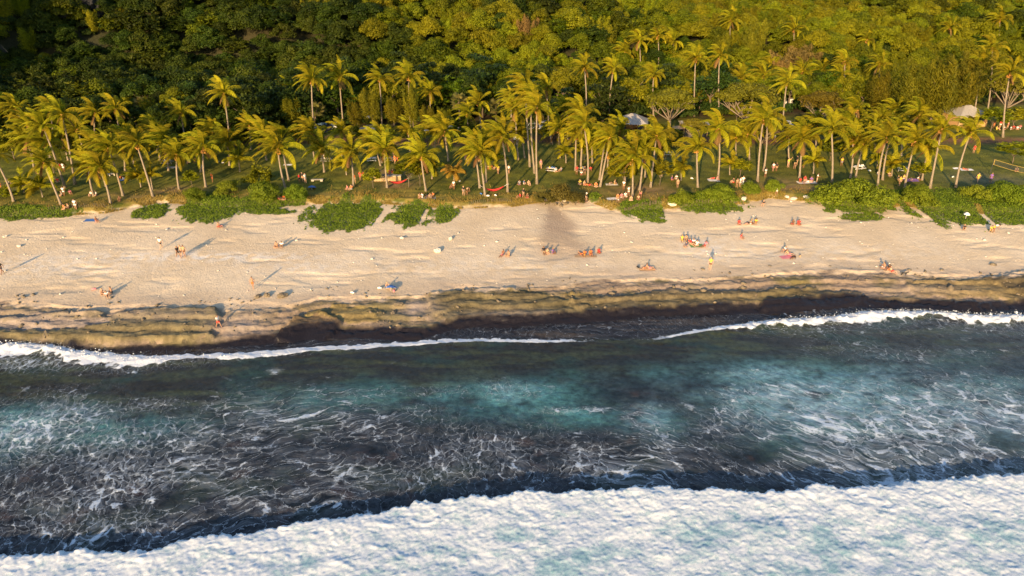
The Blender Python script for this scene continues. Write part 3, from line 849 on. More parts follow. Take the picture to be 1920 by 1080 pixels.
def limbs_mesh(h, R, n=6, r0=0.22, mat=None, spread=0.7, levels=1, trunk_h=0.45, wob=0.3):
    mb = MB()
    th = h * trunk_h
    pts = [(0, 0, -0.4), (rnd.uniform(-.1, .1), rnd.uniform(-.1, .1), th * 0.5), (rnd.uniform(-.2, .2), rnd.uniform(-.2, .2), th)]
    mb.tube(pts, [r0 * 1.4, r0, r0 * 0.85], 6)
    top = Vector(pts[-1])
    for i in range(n):
        a = 2 * math.pi * (i + rnd.random() * 0.6) / n
        e = top + Vector((math.cos(a) * R * spread, math.sin(a) * R * spread, (h - th) * rnd.uniform(0.5, 0.85)))
        mid = (top * 0.5 + e * 0.5) + Vector((rnd.uniform(-wob, wob), rnd.uniform(-wob, wob), rnd.uniform(-.1, .3)))
        mb.tube([top, mid, e], [r0 * 0.6, r0 * 0.4, r0 * 0.15], 5, False)
        if levels > 1:
            for j in range(3):
                e2 = mid + (e - mid) * rnd.uniform(.2, .6) + Vector((rnd.uniform(-1, 1), rnd.uniform(-1, 1), rnd.uniform(.3, 1.0))) * R * 0.33
                mb.tube([mid, (mid + e2) / 2 + Vector((0, 0, .15)), e2], [r0 * 0.35, r0 * .22, r0 * 0.08], 4, False)
    return mb.mesh('trunk', mat, True)

M_BARK = plain('grey_brown_bark', (0.13, 0.10, 0.07), 0.9, 0.25, scale=2)
M_PALEBARK = plain('pale_bark', (0.20, 0.16, 0.115), 0.9, 0.2, scale=2)
M_TRUNK = plain('palm_trunk_bark', (0.235, 0.19, 0.14), 0.9, 0.2, scale=1.5)
M_GREEN = leafmat('broadleaf_green', (0.022, 0.042, 0.003), (0.105, 0.138, 0.005), 0.25, 0.035, 0.35)
M_OLIVE = leafmat('broadleaf_olive', (0.08, 0.10, 0.004), (0.225, 0.235, 0.008), 0.28, 0.03, 0.3)
M_DARK = leafmat('almond_tree_leaves', (0.020, 0.040, 0.008), (0.055, 0.085, 0.012), 0.2, 0.03, 0.25)
M_CAS = leafmat('feathery_needles', (0.075, 0.085, 0.005), (0.21, 0.19, 0.009), 0.3, 0.02, 0.2)
M_DRY = leafmat('dry_twigs', (0.13, 0.085, 0.025), (0.24, 0.16, 0.045), 0.2, 0.02, 0.2)
M_FLAME = leafmat('umbrella_tree_leaves', (0.10, 0.10, 0.008), (0.20, 0.18, 0.014), 0.3, 0.03, 0.2)
M_PALM = leafmat('palm_leaflets', (0.075, 0.09, 0.004), (0.335, 0.30, 0.010), 0.35, 0.025, 0.3, 0.7)
M_PALMY = leafmat('yellowed_palm_leaflets', (0.22, 0.15, 0.02), (0.34, 0.22, 0.03), 0.35, 0.02, 0.15, 0.5)
M_FAN = leafmat('fan_palm_leaves', (0.08, 0.09, 0.02), (0.19, 0.17, 0.05), 0.25, 0.02, 0.25, 0.5)
M_BUSH = leafmat('shrub_leaves', (0.085, 0.125, 0.008), (0.18, 0.23, 0.014), 0.25, 0.02, 0.18)
M_BUSHO = leafmat('olive_shrub_leaves', (0.06, 0.055, 0.012), (0.13, 0.11, 0.02), 0.25, 0.02, 0.2)
M_VINE = leafmat('beach_vine_leaves', (0.045, 0.080, 0.006), (0.155, 0.215, 0.014), 0.25, 0.0, 0.0)
M_GRASS = leafmat('dry_bank_grass', (0.14, 0.10, 0.02), (0.30, 0.22, 0.05), 0.25, 0.0, 0.0)
M_COCO = plain('coconut_cluster', (0.36, 0.17, 0.03), 0.6, 0.2)

# ------------------------------------------------------------------ coconut palms
WIND = Vector((-1.0, 0.25, 0.0)).normalized()
def frond_mesh(az, el, L=4.8, wind=0.4, dead=False, mat=None):
    n = 15
    d = Vector((math.cos(az) * math.cos(el), math.sin(az) * math.cos(el), math.sin(el)))
    p = Vector((0, 0, 0)) + d * 0.15; pts = [p.copy()]; dirs = [d.copy()]
    for i in range(n - 1):
        s = i / (n - 1)
        d = (d + Vector((0, 0, -0.055 - 0.17 * s)) + WIND * wind * 0.11 * (0.3 + s)).normalized()
        p = p + d * (L / n); pts.append(p.copy()); dirs.append(d.copy())
    mb = MB(); V = []; F = []; T = []
    base = rnd.uniform(0.2, 0.8)
    def quad(a, b, c, e, t):
        k = len(V); V.extend([a, b, c, e]); F.append((k, k + 1, k + 2, k + 3)); T.extend([t] * 4)
    for i in range(n - 1):      # midrib, a flat-sided wedge
        d = dirs[i]; side = d.cross(Vector((0, 0, 1)));
        side = side.normalized() if side.length > 1e-3 else Vector((1, 0, 0)); up = side.cross(d)
        w0 = 0.075 * (1 - i / n) + 0.015; w1 = 0.075 * (1 - (i + 1) / n) + 0.015
        quad(pts[i] - side * w0, pts[i] + side * w0, pts[i + 1] + side * w1, pts[i + 1] - side * w1, 1.0)
        quad(pts[i] - up * w0, pts[i] + up * w0, pts[i + 1] + up * w1, pts[i + 1] - up * w1, 0.9)
    m = 40
    for j in range(2, m):
        s = j / (m - 1) * (n - 1.001); i = int(s); f = s - i
        p = pts[i].lerp(pts[i + 1], f); d = dirs[i].lerp(dirs[i + 1], f).normalized()
        side = d.cross(Vector((0, 0, 1))); side = side.normalized() if side.length > 1e-3 else Vector((1, 0, 0))
        q = j / (m - 1)
        ln = 1.05 * (math.sin(math.pi * min(1, q * 0.86 + 0.13)) ** 0.6) * rnd.uniform(0.85, 1.1)
        for sg in (-1, 1):
            dl = (side * sg * 0.95 + d * 0.75 + Vector((0, 0, -0.42 - 0.2 * rnd.random())) + WIND * wind * 0.75).normalized()
            tip = p + dl * ln + Vector((0, 0, -0.12 * ln))
            wv = d * 0.06
            mid = p + dl * ln * 0.55 + Vector((0, 0, 0.03))
            t = min(1, max(0, base + rnd.uniform(-.3, .3)))
            quad(p - wv * 0.7, p + wv * 0.7, mid + wv, mid - wv, t)
            quad(mid - wv, mid + wv, tip + wv * 0.15, tip - wv * 0.15, t)
    return new_mesh('frond', V, F, mat or M_PALM, False, {'tint': T})

PALM_KINDS = []
for k in range(7):
    fr = []
    nf = 20
    for i in range(nf):
        g = i * 2.399963
        u = (i + 0.5) / nf
        el = math.radians(86 - 96 * u + rnd.uniform(-9, 9))
        az = g + rnd.uniform(-.2, .2)
        # fronds facing the wind are pushed up and over
        into = Vector((math.cos(az), math.sin(az), 0)).dot(WIND)
        el += -0.12 * into
        fr.append(frond_mesh(az, el, rnd.uniform(4.6, 5.6), rnd.uniform(0.6, 1.2)))
    PALM_KINDS.append(fr)
YOUNG_KINDS = []
for k in range(2):
    YOUNG_KINDS.append([frond_mesh(i * 2.4, math.radians(80 - 62 * (i + .5) / 13), rnd.uniform(3.2, 4.0), 0.5) for i in range(13)])
YELLOW_KIND = [frond_mesh(i * 2.4, math.radians(75 - 70 * (i + .5) / 12), 3.0, 0.3, mat=M_PALMY) for i in range(12)]
M_DEADF = leafmat('dead_frond', (0.12, 0.07, 0.025), (0.24, 0.15, 0.05), 0.2, 0.02, 0.2, 0.8)
DEAD = [frond_mesh(a_, math.radians(-35), 3.6, 0.2, mat=M_DEADF) for a_ in (0.0, 2.1, 4.2)]
coco = MB()
for i in range(9):
    a = i * 2.4; coco.ball((math.cos(a) * 0.28, math.sin(a) * 0.28, -0.28 - 0.16 * (i % 3)), 0.17, 7, 5)
coco.ball((0, 0, -0.05), (0.2, 0.2, 0.4), 7, 5)
COCO = coco.mesh('coconuts', M_COCO, True)

ONES = ['', 'first', 'second', 'third', 'fourth', 'fifth', 'sixth', 'seventh', 'eighth', 'ninth', 'tenth', 'eleventh', 'twelfth', 'thirteenth', 'fourteenth',
        'fifteenth', 'sixteenth', 'seventeenth', 'eighteenth', 'nineteenth']
def nth(i):
    if i < 20: return ONES[i]
    t = {2: 'twent', 3: 'thirt', 4: 'fort', 5: 'fift', 6: 'sixt', 7: 'sevent', 8: 'eight', 9: 'ninet'}[(i // 10) % 10]
    return t + 'ieth' if i % 10 == 0 else t + 'y-' + ONES[i % 10]

# (base x, base y, heart x, heart y) in the picture
PALMS = [(26,378,-14,290),(115,384,82,305),(122,352,81,237),(140,346,116,215),(102,335,84,268),(176,367,166,312),(207,381,187,315),(200,350,179,272),
 (231,367,204,278),(287,369,256,270),(161,300,145,242),(252,307,239,262),(336,356,331,290),(386,350,381,277),(350,275,340,212),(294,285,287,237),
 (432,285,420,175),(55,268,30,203),(225,268,217,205),(105,272,95,205),(316,320,309,268),(234,320,231,278),(20,262,5,215),(62,290,52,232),(180,270,178,212),
 (537,357,521,279),(542,339,527,262),(662,349,657,285),(726,352,721,281),(714,311,700,268),(716,305,716,258),(799,357,790,294),(841,302,834,246),
 (900,352,891,282),(910,367,900,285),(911,342,907,272),(952,360,941,257),(590,257,584,150),(644,240,636,145),(716,238,711,147),(770,242,766,145),
 (548,232,540,172),(902,240,897,192),(810,240,807,172),(1007,345,1007,202),(1035,270,1025,165),(994,312,985,168),(1003,325,996,190),
 (1102,342,1095,235),(1079,320,1080,252),(1088,320,1088,212),(1097,240,1096,127),(1143,232,1150,130),(1226,218,1226,140),(1301,218,1304,110),
 (1349,222,1349,107),(1199,150,1199,77),(1232,150,1234,68),(1262,130,1262,78),(1172,150,1172,98),(1220,351,1231,254),(1125,350,1144,258),(1124,338,1136,262),
 (1186,369,1186,300),(1199,356,1205,282),(1211,332,1212,276),(1309,351,1307,276),(1346,335,1347,242),(1380,302,1380,258),(1421,340,1431,225),
 (1432,320,1438,215),(1140,325,1141,290),(1111,305,1110,268),(1390,195,1390,147),(1432,195,1432,142),(1467,264,1475,155),(1505,190,1505,135),(1541,180,1541,134),
 (1571,200,1575,140),(1579,192,1584,115),(1645,202,1649,122),(1625,120,1626,75),(1489,110,1489,56),(1825,224,1839,117),(1850,218,1861,90),(1881,257,1894,137),
 (1771,215,1772,172),(1605,252,1607,203),(1676,246,1677,210),(1499,335,1504,260),(1560,345,1559,243),(1594,334,1599,262),(1604,336,1619,271),
 (1655,337,1670,255),(1646,352,1662,258),(1696,352,1716,266),(1729,337,1740,280),(1744,352,1766,242),(1792,352,1820,248),(1690,292,1688,245),
 (1782,110,1782,52),(1875,100,1875,36),(1445,175,1445,126),(1370,100,1370,38),(972,300,966,205),(1172,340,1176,285),(1640,290,1636,240),(958,250,957,185),(1240,330,1246,272),
 (1050,296,1048,242),(1064,262,1062,205),(1160,300,1163,246),(1405,300,1402,252),(1530,288,1531,236),(1585,284,1588,232),(1655,268,1655,222),(1720,270,1724,216),(880,262,876,215),(590,300,584,250),(640,292,640,246),(770,290,766,246),(815,294,818,250),(500,300,494,254),(376,322,370,282),(985,296,980,250),(430,310,426,268),(608,322,603,280),(128,300,118,252),(64,318,50,262),(300,300,293,252),(405,292,400,248),(470,280,468,236),(1480,300,1480,252)]
YOUNG = [(44,362,42,347),(80,370,75,352),(264,351,257,332),(286,356,282,330),(449,322,447,300),(650,327,647,308),(810,335,810,316),(934,325,928,300),(1061,305,1060,286),
 (1277,337,1277,318),(1525,325,1526,303),(1672,330,1674,311),(1644,315,1645,297),(1479,290,1479,270),(1095,300,1096,280),(1369,328,1369,308)]

palm_info = []
for (bx, by, hx, hy) in PALMS: palm_info.append((bx, by, hx, hy, 'tall'))
for (bx, by, hx, hy) in YOUNG: palm_info.append((bx, by, hx, hy, 'young'))
palm_info.append((852, 342, 852, 322, 'yellow'))
def row_of(by, kind):
    if kind != 'tall': return 'young'
    return 'front' if by >= 345 else 'middle' if by >= 295 else 'back' if by >= 225 else 'wood'
ROWTXT = {'front': 'along the seaward edge of the lawn', 'middle': 'standing in the middle of the lawn', 'back': 'behind the lawn before the wood', 'wood': 'rising out of the hillside wood', 'young': 'low on the lawn'}
palm_info.sort(key=lambda p: p[0])
cnt = {}
for p in palm_info: cnt[row_of(p[1], p[4])] = cnt.get(row_of(p[1], p[4]), 0) + 1
seen = {}
TR_N = 9
for (bx, by, hx, hy, kind) in palm_info:
    X0, Y0, Z0 = ground(bx, by)
    Xh, Zh = at_depth(hx, hy, Y0 - 0.3)
    H = Zh - Z0
    r = row_of(by, kind); seen[r] = seen.get(r, 0) + 1
    fromleft = seen[r] <= cnt[r] // 2
    idx = seen[r] if fromleft else cnt[r] - seen[r] + 1
    ordt = ('leftmost' if fromleft else 'rightmost') if idx == 1 else nth(idx) + (' from the left' if fromleft else ' from the right')
    lean = (hx - bx) / max(1, by - hy)
    lw = 'leaning left' if lean < -0.12 else 'leaning right' if lean > 0.1 else 'upright'
    if kind == 'yellow': lab = 'small yellow-leaved coconut palm beside two standing people'
    elif kind == 'young': lab = f'short young coconut palm {ROWTXT[r]}, {ordt} of the short ones'
    else: lab = f'{lw} coconut palm {ROWTXT[r]}, {ordt}'
    root = thing('coconut_palm', lab, 'palm tree', (X0, Y0, Z0 - 0.05), 0, 'coconut palms' if kind != 'yellow' else None)
    dx = Xh - X0
    bend = rnd.uniform(-.5, .5) * min(1, H / 10); by_ = rnd.uniform(-.25, .25)
    pts = []; rad = []
    th = 0.19 if kind == 'tall' else 0.14
    for i in range(TR_N):
        t = i / (TR_N - 1)
        pts.append((dx * (t ** 1.1) + bend * math.sin(math.pi * t) * 0.7, by_ * math.sin(math.pi * t) - 0.3 * t, -0.3 + (H + 0.3) * t))
        rad.append(th * (1.0 - 0.35 * t) + (0.16 if i == 0 else 0.03 if i == 1 else 0))
    mb = MB(); mb.tube(pts, rad, 7)
    mb.build('trunk', M_TRUNK, root, smooth=True)
    kinds = YELLOW_KIND if kind == 'yellow' else rnd.choice(YOUNG_KINDS) if kind == 'young' else rnd.choice(PALM_KINDS)
    sc = (rnd.uniform(0.8, 1.06)) if kind == 'tall' else rnd.uniform(.7, 1.0)
    if r in ('wood', 'back'): sc *= 0.98
    rz = rnd.uniform(-0.45, 0.45); mir = rnd.random() < 0.0
    for me in kinds:
        link('frond', me, root, (dx, -0.3, H), (rnd.uniform(-.06, .06), rnd.uniform(-.06, .06), rz + rnd.uniform(-.12, .12)), sc * rnd.uniform(.9, 1.08))
    if kind == 'tall':
        for _ in range(rnd.choice((0, 1, 2, 2))):
            link('frond', rnd.choice(DEAD), root, (dx, -0.3, H - .1), (0, 0, rnd.uniform(0, 6.28)), sc * rnd.uniform(.7, .9))
    if kind == 'tall': link('coconuts', COCO, root, (dx, -0.3, H), (0, 0, rnd.random() * 6), rnd.uniform(.9, 1.3))

# ------------------------------------------------------------------ trees of named kinds placed one by one
def tree_at(name, label, cat, bx, by, top, w, crown, native, trunk, cz=0.3, group=None, rz=None):
    """native = (radius, height) of the crown mesh; scaled to the tree's size"""
    if name == 'shrub': top = top + 0.27 * (by - top)
    X0, Y0, Z0 = ground(bx, by)
    _, Zt = at_depth(bx, top, Y0)
    H = max(2.0, Zt - Z0)
    dist = math.hypot(Y0, CZ - Z0)
    R = w / 2 / FPX * dist
    root = thing(name, label, cat, (X0, Y0, Z0 - 0.05), 0, group)
    ch = H * (1 - cz)
    if trunk is not None: link('trunk', trunk[0], root, (0, 0, 0), (0, 0, rnd.random() * 6), (R / trunk[1] * (1 if 'umbrella' in name else .55), R / trunk[1] * (1 if 'umbrella' in name else .55), H / trunk[2] * (1 if 'umbrella' in name else .72)))
    link('crown', crown, root, (0, 0, H * cz), (0, 0, rnd.uniform(0, 6.28) if rz is None else rz), (R / native[0], R / native[0], ch / native[1]))
    return root

TR_A = [(limbs_mesh(8, 3, 6, 0.2, M_BARK), 3, 8) for _ in range(3)]
TR_U = [(limbs_mesh(8, 4.5, 8, 0.24, M_PALEBARK, 0.85, 2, 0.25, 0.7), 4.5, 8) for _ in range(2)]
CAS = [crown_plumes(3.2, 11, M_CAS, 17, 430, 0.62) for _ in range(3)]
CASB = [crown_plumes(5.5, 11, M_CAS, 34, 420, 0.75) for _ in range(2)]
DRYC = [crown_plumes(5, 7, M_DRY, 34, 210, 0.7, -0.1, 0.12) for _ in range(2)]
TIER = [crown_tiers(5.5, 6.0, M_DARK) for _ in range(3)]
UMB = [crown_lobes(4.5, 3.6, 34, 260, 0.30, M_FLAME, lobe_r=0.3, flat=0.6, z0=0.4) for _ in range(2)]
ROS = [crown_rosettes(1.6, 3.0, 130, 0.62, M_OLIVE) for _ in range(3)]
BUSH = [crown_lobes(3.0, 2.6, 34, 260, 0.24, M_BUSH, lobe_r=0.33, z0=0.1) for _ in range(4)]
BUSHD = crown_rosettes(3.0, 2.6, 420, 0.5, M_OLIVE)
BUSHO = [crown_lobes(3.0, 2.6, 26, 130, 0.26, M_BUSHO, lobe_r=0.33, z0=0.1) for _ in range(2)]

L = [(551,250,165,46,'narrow golden feathery tree behind the lawn, left of the parked cars'),
     (672,247,180,50,'feathery golden tree, leftmost of the clump behind the lawn'),(700,249,150,48,'tall feathery tree second from the left in the golden clump'),
     (740,246,168,46,'feathery golden tree in the middle of the clump behind the lawn'),(776,250,142,50,'tallest right-hand feathery tree of the golden clump'),
     (805,250,188,40,'short feathery tree at the right end of the golden clump'),(832,250,192,40,'dim feathery tree between the golden clump and the small fan palm')]
for i, (bx, by, tp, w, lb) in enumerate(L):
    tree_at('casuarina_tree', lb, 'tree', bx, by, tp, w, CAS[i % 3], (3.2, 11), TR_A[i % 3], 0.12, 'feathery casuarina trees', rz=0)
L = [(1690,232,95,95,'large feathery tree at the left of the big clump by the pavilion'),(1742,238,78,110,'largest feathery yellow-green tree in the clump beside the grey-roofed pavilion'),
     (1792,228,82,105,'feathery tree just above the grey-roofed pavilion'),(1640,222,115,70,'smaller feathery tree on the left flank of the big right-hand clump'),
     (1405,135,22,56,'tall dull-green feathery tree high on the slope above the umbrella-shaped trees'),(1352,128,46,60,'feathery tree left of the tall dull-green one on the slope')]
for i, (bx, by, tp, w, lb) in enumerate(L):
    tree_at('casuarina_tree', lb, 'tree', bx, by, tp, w, CASB[i % 2], (5.5, 11), TR_A[i % 3], 0.08, 'feathery casuarina trees', rz=0)
L = [(1482,160,72,110,'bare brown twiggy tree on the slope above the red roof'),(985,95,22,60,'pale brown leafless tree high on the slope near the middle'),(1036,48,8,60,'long dry brown crown near the top edge of the wood'),
     (1450,170,98,70,'smaller dry brown tree left of the twiggy one above the red roof'),(880,52,18,56,'dry ochre crown at the top of the wood, left of the pale leafless tree')]
for i, (bx, by, tp, w, lb) in enumerate(L):
    tree_at('dry_tree', lb, 'tree', bx, by, tp, w, DRYC[i % 2], (5, 7), TR_U[i % 2], 0.15, None, rz=0)
L = [(470,258,150,120,'dark almond tree with layered shelves behind the tall left palm'),(560,240,130,110,'dark layered almond tree behind the golden feathery tree'),(820,215,118,130,'dark layered almond tree above the right of the golden clump'),
     (905,205,108,150,'broad dark layered almond tree uphill of the small orange-hearted palm'),(980,235,140,120,'dark layered almond tree behind the palm group in the middle'),
     (1070,240,165,110,'shaded layered almond tree left of the first kiosk roof'),(1130,228,135,120,'dark layered almond tree directly above the first kiosk roof'),(1235,205,122,110,'layered almond tree behind the flat-topped yellow tree'),
     (1330,215,118,110,'layered almond tree between the two flat-topped trees'),(380,250,160,90,'dark layered tree between the left palms and the almond tree'),(650,215,112,100,'dark layered almond tree behind the golden clump'),
     (740,200,100,110,'dark layered almond tree above the golden clump')]
for i, (bx, by, tp, w, lb) in enumerate(L):
    tree_at('almond_tree', lb, 'tree', bx, by, tp, w, TIER[i % 3], (5.5, 6.0), TR_A[i % 3], 0.12, 'layered almond trees')
L = [(1255,243,173,98,'flat-topped yellow-green tree over the parasols and kiosk'),(1394,246,158,116,'broad flat-topped olive tree beside the tall pair of palms'),
     (1532,240,176,82,'flat-topped tree with pale bare limbs below the red roof'),(1882,222,140,92,'spreading tree with pale forked limbs behind the far right palm'),(1425,285,222,70,'low twisted tree with pale bare branches on the lawn edge'),
     (1300,268,225,50,'small spreading tree with bare branches beside the grey kiosk roof')]
for i, (bx, by, tp, w, lb) in enumerate(L):
    tree_at('umbrella_tree', lb, 'tree', bx, by, tp, w, UMB[i % 2], (4.5, 3.6), TR_U[i % 2], 0.42, 'flat-topped spreading trees')
L = [(700,353,318,30,'small bushy tree beside the timber counter on the lawn'),(767,351,297,46,'two-stemmed bushy tree right of the timber counter'),(788,350,302,30,'thin bushy sapling right of the two-stemmed tree'),
     (1168,350,303,50,'dark bushy tree above the seated group on the bare mound'),(1237,348,304,32,'small round tree right of the bare mound'),(1387,332,300,34,'small round tree above the group dressed in white'),
     (1556,302,262,42,'loose green small tree at the back of the right lawn'),(1723,337,307,32,'small round tree among the right-hand picnickers'),(1898,306,268,50,'green sapling tree behind the volleyball net'),
     (361,352,322,24,'slender sapling between two left palms'),(1857,246,205,44,'leafy tree right of the grey-roofed pavilion'),(1898,240,205,50,'leafy tree over the crowd at the far right'),
     (1380,232,195,30,'small tree under the broad flat-topped one')]
for i, (bx, by, tp, w, lb) in enumerate(L):
    tree_at('small_tree', lb, 'tree', bx, by, tp, w, ROS[i % 3], (1.6, 3.0), TR_A[i % 3], 0.35, 'small round trees on the lawn')
L = [(500,384,335,62,'bright green round shrub at the sand edge, larger of the left pair'),(556,379,343,44,'bright green round shrub, smaller one right of the larger left shrub'),(489,347,300,54,'dull green shrub behind the bright pair on the left'),
     (430,362,340,50,'low green shrub left of the bright pair'),(366,376,352,40,'small green shrub on the bank below the left palms'),(1274,386,353,44,'bright green shrub beside the pale boulder on the bank'),(1345,380,343,64,'wide green shrub right of the pale boulder'),
     (1405,366,346,40,'green shrub below the group dressed in white'),(1446,362,334,38,'rounded shrub beside the bare earth gap on the right'),(1600,388,334,112,'very wide bright green shrub on the right bank'),(1545,382,352,60,'low green shrub at the left foot of the very wide one'),
     (1716,386,345,62,'bright green round shrub right of the sandy path'),(1668,384,362,34,'small shrub left of the sandy path'),(1826,374,352,50,'low yellow-green shrub below the ball court'),(1880,376,336,66,'tall yellow-green shrub below the volleyball net'),
     (1916,378,340,50,'shrub at the far right end of the bank'),(8,372,355,40,'dark shrub at the far left of the lawn')]
for i, (bx, by, tp, w, lb) in enumerate(L):
    tree_at('shrub', lb, 'shrub', bx, by, tp, w, BUSHD if 'dull' in lb or 'dark' in lb else BUSH[i % 4], (3.0, 2.6), None, 0.0, 'shrubs along the bank')
L = [(1050,386,338,52,'olive thorny shrub above the rocks in the sand gap'),(1022,384,358,40,'brownish low shrub left of the olive one in the gap'),(1078,384,358,44,'brownish low shrub right of the olive one in the gap')]
for i, (bx, by, tp, w, lb) in enumerate(L):
    tree_at('shrub', lb, 'shrub', bx, by, tp, w, BUSHO[i % 2], (3.0, 2.6), TR_A[0], 0.05)

for i, (bx, by, tp, w) in enumerate(sorted([(395,262,222,50),(440,276,244,40),(512,262,226,44),(562,268,238,36),(665,262,236,40),(722,262,238,38),(778,268,240,40),(870,262,228,44),(925,268,236,40),(1045,262,224,48),(1085,268,232,40),(1130,268,234,38),
                                     (1225,270,238,40),(1262,276,246,36),(1345,270,236,40),(1412,262,226,44),(1505,262,222,48),(1548,268,230,40),(1610,248,206,50),(1660,252,214,46),(1715,252,212,46),(28,300,250,54),(92,296,248,50),(150,296,250,48),(210,300,256,46),(282,296,254,48),(340,296,256,44)])):
    lm = ['behind the left palms', 'near the parked cars', 'under the middle palms', 'below the kiosks', 'behind the right palms'][min(4, int(bx / 385))]
    tree_at('understory_tree', f'small dark leafy tree {lm}, {nth(i + 1)} from the left in the low row', 'tree', bx, by, tp, w, [BUSHD, ROS[i % 3]][i % 2], [(3.0, 2.6), (1.6, 3.0)][i % 2], TR_A[i % 3], 0.15, 'low trees behind the lawn')

# fan palms among the trees
def fan_leaf():
    V = []; F = []; T = []
    stem = 1.3; n = 13
    for i in range(n):
        a = math.radians(-115 + 230 * i / (n - 1))
        tip = Vector((stem + math.cos(a) * 1.0, math.sin(a) * 1.0, -0.15 - 0.25 * abs(math.sin(a))))
        c = Vector((stem, 0, 0)); s = Vector((-math.sin(a), math.cos(a), 0)) * 0.13
        m = c.lerp(tip, 0.6)
        k = len(V); V += [c, m - s, tip, m + s]; F.append((k, k + 1, k + 2, k + 3)); T += [rnd.uniform(.2, .9)] * 4
    k = len(V); V += [Vector((0, -.03, 0)), Vector((stem, -.03, 0)), Vector((stem, .03, 0)), Vector((0, .03, 0))]; F.append((k, k + 1, k + 2, k + 3)); T += [1] * 4
    return new_mesh('fan_leaf', V, F, M_FAN, False, {'tint': T})
FAN = [fan_leaf() for _ in range(3)]
for (bx, by, hx, hy, lb) in [(125,178,125,128,'pale fan palm alone among dark trees, upper left'),(152,232,150,184,'fan palm behind the left palms, below the pale one'),(178,236,178,192,'fan palm right of its twin behind the left palms'),
                         (862,240,860,190,'fan palm right of the feathery golden clump'),(592,246,594,206,'shaded fan palm near the parked cars'),(268,240,268,196,'dull fan palm uphill of the left palms'),(930,240,930,200,'dim fan palm beside the middle palm group')]:
    X0, Y0, Z0 = ground(bx, by); Xh, Zh = at_depth(hx, hy, Y0)
    root = thing('fan_palm', lb, 'palm tree', (X0, Y0, Z0 - 0.05), 0, 'fan palms')
    MB().tube([(0, 0, -.3), (0.05, 0, (Zh - Z0) / 2), (Xh - X0, 0, Zh - Z0)], [.24, .18, .16], 7).build('trunk', M_BARK, root, smooth=True)
    for i in range(22):
        link('fan_leaf', rnd.choice(FAN), root, (Xh - X0, 0, Zh - Z0), (0, math.radians(-70 + 105 * i / 21), i * 2.4), rnd.uniform(.9, 1.15))

# ------------------------------------------------------------------ hillside wood
KINDS = []
for i in range(5): KINDS.append((crown_lobes(3.2, 5.2, 34, 210, 0.31, M_GREEN, lobe_r=0.34), 3.2, 5.2, 'green'))
for i in range(3): KINDS.append((crown_rosettes(3.2, 5.4, 420, 0.75, M_GREEN, 9), 3.2, 5.4, 'green'))
for i in range(4): KINDS.append((crown_lobes(3.2, 5.0, 38, 200, 0.28, M_OLIVE, lobe_r=0.32), 3.2, 5.0, 'olive'))
KINDS.append((crown_plumes(3.0, 6.5, M_OLIVE, 16, 300, 0.6), 3.0, 6.5, 'feathery'))
M_SHADE_GREEN = leafmat('shade_darkened_leaves', (0.014, 0.028, 0.004), (0.055, 0.078, 0.006), 0.22, 0.03, 0.35)  # darkened leaf green: shade on the left slope put into the colour
for i in range(3): KINDS.append((crown_lobes(3.3, 5.4, 34, 200, 0.31, M_SHADE_GREEN, lobe_r=0.33), 3.3, 5.4, 'deep'))
KINDS.append((crown_rosettes(3.2, 5.4, 420, 0.75, M_SHADE_GREEN, 9), 3.2, 5.4, 'deep'))
pts = []
cell = {}
def ok(x, y, r):
    cx, cy = int(x // 6), int(y // 6)
    for i in range(cx - 1, cx + 2):
        for j in range(cy - 1, cy + 2):
            for (a, b) in cell.get((i, j), ()):
                if (a - x) ** 2 + (b - y) ** 2 < r * r: return False
    return True
for _ in range(38000):
    y = rnd.uniform(146, 300); x = rnd.uniform(-1, 1) * (y * 0.90 + 45)
    ft = float(hillfoot(np.array(x)))
    if y < float(woodline(x)) + 2 + 3 * math.sin(x * .13): continue
    r = 3.3 if x > 30 else 3.8
    if ok(x, y, r):
        pts.append((x, y)); cell.setdefault((int(x // 6), int(y // 6)), []).append((x, y))
pts.sort(key=lambda p: p[1])
ZP = height(np.array([p[0] for p in pts]), np.array([p[1] for p in pts]), False)
def in_view(x, y, z):
    d = np.array([x, y, z - CZ]); f = d[1] * CP - d[2] * SP; u = d[0] / f; v = -(d[1] * SP + d[2] * CP) / f
    return abs(u) < 0.77 and v > -0.45
rest = []; made = 0
TXT = {'green': 'leafy green tree', 'olive': 'olive-green tree', 'feathery': 'feathery olive tree', 'deep': 'shade-darkened green tree'}
